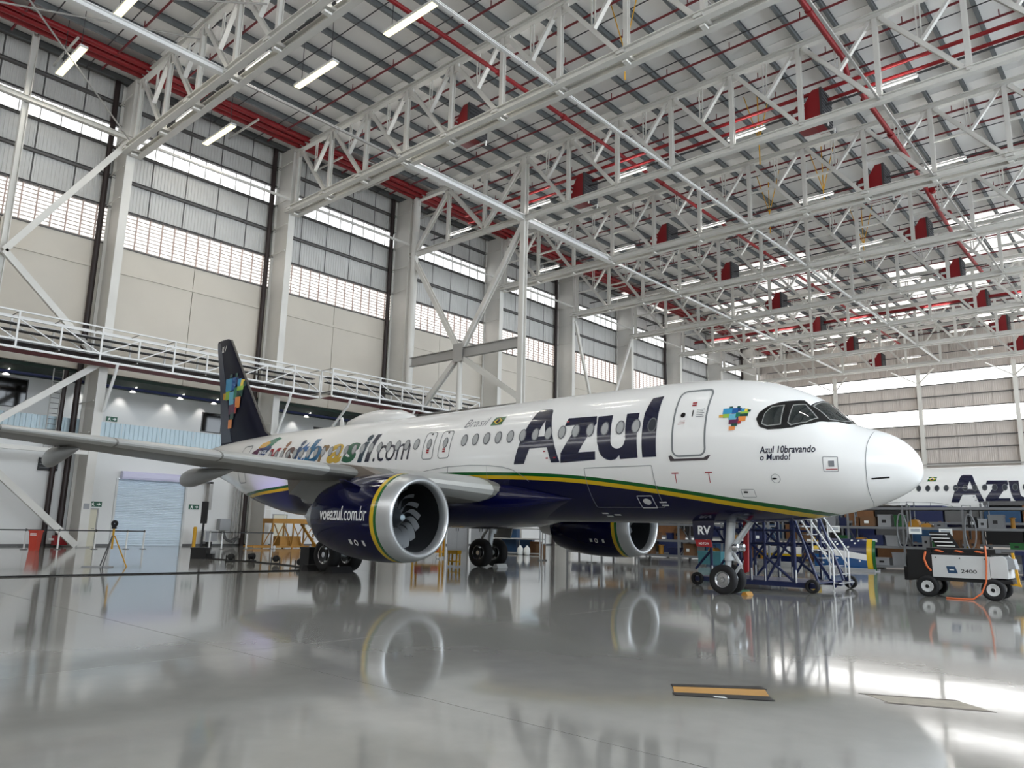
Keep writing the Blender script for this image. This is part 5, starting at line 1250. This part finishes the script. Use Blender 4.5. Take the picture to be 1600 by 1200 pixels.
def item(x, y, z, w_, d_, h_, ki, where):
    nm, de, m_ = KIND[ki]; lab = '%s on %s' % (de, where); seen[lab] = seen.get(lab, 0)+1
    if seen[lab] > 1: lab = '%s %s on %s' % (ORD[min(11, seen[lab]-1)], de, where)
    t = thing(nm, lab, nm.replace('_', ' '), (x,y,z), 0, 'goods on the storage racks')
    if nm == 'drum':
        obj('body', MB().lathe([(.01,0),(w_*.3,0),(w_*.3,.04),(w_*.2,.05),(w_*.2,h_*.8-.05),(w_*.3,h_*.8-.04),(w_*.3,h_*.8),(.01,h_*.8)], n=14), m_, t); obj('hub', MB().lathe([(.05,h_*.8),(.05,h_*.8+.03),(.01,h_*.8+.03)], n=10), 'black', t)
    elif nm == 'tool_bag':
        obj('body', MB().prism([(-w_/2,0),(w_/2,0),(w_*.42,h_*.5),(w_*.2,h_*.75),(-w_*.25,h_*.72),(-w_*.45,h_*.45)], 'y', -d_/2, d_/2), m_, t); obj('strap', MB().poly([(-w_*.2,0,h_*.7),(-w_*.1,0,h_*.95),(w_*.1,0,h_*.95),(w_*.18,0,h_*.72)], .02, 6), 'black', t)
    elif nm == 'parts_bin':
        obj('body', MB().add([(-w_*.42,-d_*.42,0),(w_*.42,-d_*.42,0),(w_*.42,d_*.42,0),(-w_*.42,d_*.42,0),(-w_/2,-d_/2,h_),(w_/2,-d_/2,h_),(w_/2,d_/2,h_),(-w_/2,d_/2,h_)], [(3,2,1,0),(0,1,5,4),(1,2,6,5),(2,3,7,6),(3,0,4,7)]), m_, t); obj('rim', MB().box((-w_/2-.02,-d_/2-.02,h_-.04), (w_/2+.02,-d_/2+.02,h_)).box((-w_/2-.02,d_/2-.02,h_-.04), (w_/2+.02,d_/2+.02,h_)), m_, t)
    else:
        obj('body', MB().box((-w_/2,-d_/2,0), (w_/2,d_/2,h_*.86)), m_, t); obj('lid', MB().box((-w_/2-.015,-d_/2-.015,h_*.86), (w_/2+.015,d_/2+.015,h_)), m_, t)
        obj('label_plate', MB().box((-w_*.2,-d_/2-.008,h_*.35), (w_*.12,-d_/2,h_*.6)), 'sign_white' if m_ in ('black','navy_frame','cardboard') else 'black', t)
for (x0, y, st_, n_, lv, nm) in ((-23.5,17.4,st1,n1,(.34,1.14,2.0),'rack behind nose gear'),(-11.0,21.25,st2,n2,(.2,1.13,2.06),'tall rack behind nose')):
    for li, z in enumerate(lv):
        for b_ in range(n_):
            x = x0+st_*b_+.12
            while x < x0+st_*(b_+1)-.45:
                w_ = rng.uniform(.32,.75); w_ = min(w_, x0+st_*(b_+1)-.1-x)
                if rng.random() < .78:
                    item(x+w_/2, y+rng.uniform(-.1,.2), z+.03, w_*.94, rng.uniform(.45,.7), rng.uniform(.28,.68), rng.randrange(len(KIND)), '%s shelf, %s, bay %s' % (LV[li], nm, ORD[b_]))
                x += w_+rng.uniform(.02,.14)
for li, z in enumerate((.2,1.3,2.4)):  # dark crates added to stand in for the shade behind the racks
    for b_ in range(n3):
        for h_ in range(2):
            m_ = ('black','navy_frame','steel_dark','blue','wood')[(li*3+b_*2+h_) % 5]; cn = {'black':'black','navy_frame':'navy','steel_dark':'dark grey','blue':'blue','wood':'wooden'}[m_]
            o = thing('crate', '%s large crate, %s half of bay %s, %s level of the rear rack' % (cn, ('left','right')[h_], ORD[b_], LV[li]), 'crate', (-24+st3*(b_+.26+.48*h_), 25.9, z+.03), group='crates on the rear rack')
            obj('body', MB().box((-.78,-.6,0), (.78,.6,.8+.08*((b_+h_) % 2))), m_, o); obj('skid', MB().box((-.7,-.62,.0), (-.55,.62,.06)).box((.55,-.62,.0), (.7,.62,.06)), 'wood', o)
for i, (x, z) in enumerate(((-9.1,1.95),(-5.3,1.95),(-4.0,1.9))):
    single('rack_label', MB().box((-.28,-.01,-.16), (.28,.01,.16)).box((-.2,-.014,-.03), (.2,-.01,.0),1).box((-.2,-.014,.04), (.2,-.01,.07),1), ['sign_white','blue'], 'white paper label hung on the rack beam behind the nose, %s from the left' % ORD[i], 'label', (x,20.62,z))
for i, x in enumerate((-5.9,-3.0)):
    single('hose_loop', MB().poly([(x+.26*math.sin(a)*(1 if a < math.pi else .7), 20.55, 1.95+.8*math.cos(a)) for a in [2*math.pi*k/20 for k in range(20)]], .035, 6, closed=True), 'rack_grey', 'grey hose loop hanging on the tall rack, %s one' % ('left' if i == 0 else 'right'), 'hose', group='hose loops on the rack')
t = thing('folding_steps', 'black steps with white edges leaning at the tall rack', 'steps', (-4.1,20.2,1.15))
for i in range(4): obj('tread', MB().box((-.45+.1*i,-.3,.62-.17*i), (.25+.1*i,-.05,.66-.17*i)), 'white_paint', t)
obj('frame', MB().prism([(-.5,.75),(.35,.75),(.75,0),(-.25,0)], 'y', -.04, .0), 'black', t)

# painted engine cowl half standing on the floor
mat('cowl_navy', lin(14,30,72), .2, coat=.4); mat('cowl_blue', lin(26,78,132), .2, coat=.4)
t = thing('engine_cowl', 'navy engine cowl with white stars, yellow and green ends, on the floor', 'cowl', (0,0,0))
def cw_pt(x, u):   # u 0 bottom .. 1 top, a gently bowed panel facing the camera
    return Vector((x, 18.1+.16*(2*u-.9)**2+.03*(x+8)**2, .06+1.44*u))
def cowl_piece(name, x0, x1, u0, u1, m_, th=.05, n=8, wave=None):
    b = MB(); g = []
    for i in range(n+1):
        row = []
        for j in range(n+1):
            x = x0+(x1-x0)*i/n; a, c = (u0, u1) if wave is None else (u0+wave[0](i/n), u1+wave[1](i/n)); row.append(cw_pt(x, a+(c-a)*j/n))
        g.append(row)
    for i in range(n):
        for j in range(n):
            q = [g[i][j],g[i+1][j],g[i+1][j+1],g[i][j+1]]; b.add(q, [(0,1,2,3)], 0, True)
            b.add([p+Vector((0,th,0)) for p in q], [(3,2,1,0)], 0, True)
    return obj(name, b, m_, t, sharp=60)
z0 = lambda v: 0
w_lo = lambda v: .05-.16*v**1.4; w_hi = lambda v: .14-.2*v**1.2
cowl_piece('upper_skin', -9.0, -6.85, .56, 1.0, 'cowl_navy', wave=(w_hi, z0))
cowl_piece('white_band', -9.0, -6.85, .42, .56, 'white_gloss', wave=(w_lo, w_hi))
cowl_piece('lower_skin', -9.3, -6.85, .06, .42, 'cowl_blue', wave=(z0, w_lo))
cowl_piece('bottom_edge', -9.3, -6.85, .0, .06, 'light_box')
cowl_piece('yellow_end', -6.85, -6.62, 0, 1.0, 'livery_yellow'); cowl_piece('green_end', -6.6, -6.48, 0, .95, 'livery_green')
cowl_piece('yellow_corner', -9.45, -9.02, .6, 1.0, 'livery_yellow')
for i, (x, u) in enumerate(((-8.9,.95),(-8.25,.87),(-8.15,.80),(-7.95,.88),(-7.5,.93),(-7.35,.84),(-7.2,.92),(-7.65,.72),(-8.4,.66),(-9.1,.22),(-7.15,.30),(-8.85,.2))):
    p = cw_pt(x, u); n_ = Vector((0,-1,.9*(2*u-.9))).normalized(); b = MB()
    ax = Vector((1,0,0)); bx = n_.cross(ax).normalized()
    b.add([p+n_*.03+(ax*math.cos(a)+bx*math.sin(a))*.05 for a in [2*math.pi*k/10 for k in range(10)]], [list(range(10))]); b.add([p+n_*.034], [])
    obj('star', b, 'sign_white', t)
t2 = thing('engine_cowl', 'white, yellow and navy cowl seen through the boarding stair', 'cowl', (0,0,0))
t, t_keep = t2, t
b1 = [(-12.6,-10.1,.0,.22,'light_box'),(-12.6,-10.1,.22,.42,'cowl_navy'),(-12.6,-10.1,.42,.5,'livery_yellow'),(-12.6,-10.1,.5,.75,'white_gloss')]
for (xa, xb, ua, ub, m_) in b1: cowl_piece('skin_band', xa, xb, ua, ub, m_)
for o in list(t2.children): pass
t2.location = (0,.4,-.12)
# pallet under, orange bag and odd goods by the racks
single('pallet', MB().box((-1.5,-.3,0), (1.5,.5,.05)).box((-1.5,-.3,.05), (1.5,-.2,.12)).box((-1.5,.4,.05), (1.5,.5,.12)), 'grey_box', 'low grey dolly under the starred engine cowl', 'dolly', (-8.0,18.4,0))
o = thing('tool_chest', 'teal tool chest on the floor behind the nose gear', 'chest', (-13.2,15.2,0)); obj('body', MB().box((-.6,-.3,.08), (.6,.3,.62)), 'teal', o); obj('lid', MB().box((-.62,-.32,.62), (.62,.32,.72)), 'teal', o)
# dark blue flat trailer behind the power cart
t = thing('flat_trailer', 'long dark blue flat trailer behind the silver power cart', 'trailer', (0,0,0))
obj('deck', MB().box((.1,11.0,1.12), (4.2,12.4,1.26)), 'navy_frame', t); obj('chassis', MB().box((.2,11.2,.3), (4.0,12.2,.42)), 'navy_frame', t)
for x in (.3,2.2,3.9): obj('post', MB().bar((x,11.2,.4),(x,11.2,1.15),.08,.08), 'navy_frame', t)
for x in (.6,1.15,1.7,2.25): obj('roller', MB().tube((x,11.1,.44),(x,11.1,.82),.14,12), 'light_box', t)
for x in (.8,3.4): inst('wheel', cw, t, (x,11.2,.29))
t = thing('green_box', 'small dark green cabinet standing on the blue trailer', 'box', (1.7,11.6,1.26)); obj('body', MB().box((-.3,-.25,0), (.3,.25,.5)), 'green', t); obj('lid', MB().box((-.32,-.27,.5), (.32,.27,.55)), 'green', t)
# open cargo hatch and docking frame by the second airliner
t = thing('dock_platform', 'dark docking platform hung below the second airliner lettering', 'platform', (0,0,0))
obj('deck', MB().box((-4.3,31.6,3.55), (-1.2,33.6,3.8)), 'steel_dark', t); obj('skirt', MB().prism([(-4.1,2.6),(-1.4,2.6),(-1.2,3.55),(-4.3,3.55)], 'y', 31.9, 32.0), 'black', t)
for x in (-4.1,-1.4): obj('leg', MB().bar((x,31.8,0),(x,31.8,3.6),.12,.12), 'rack_grey', t)
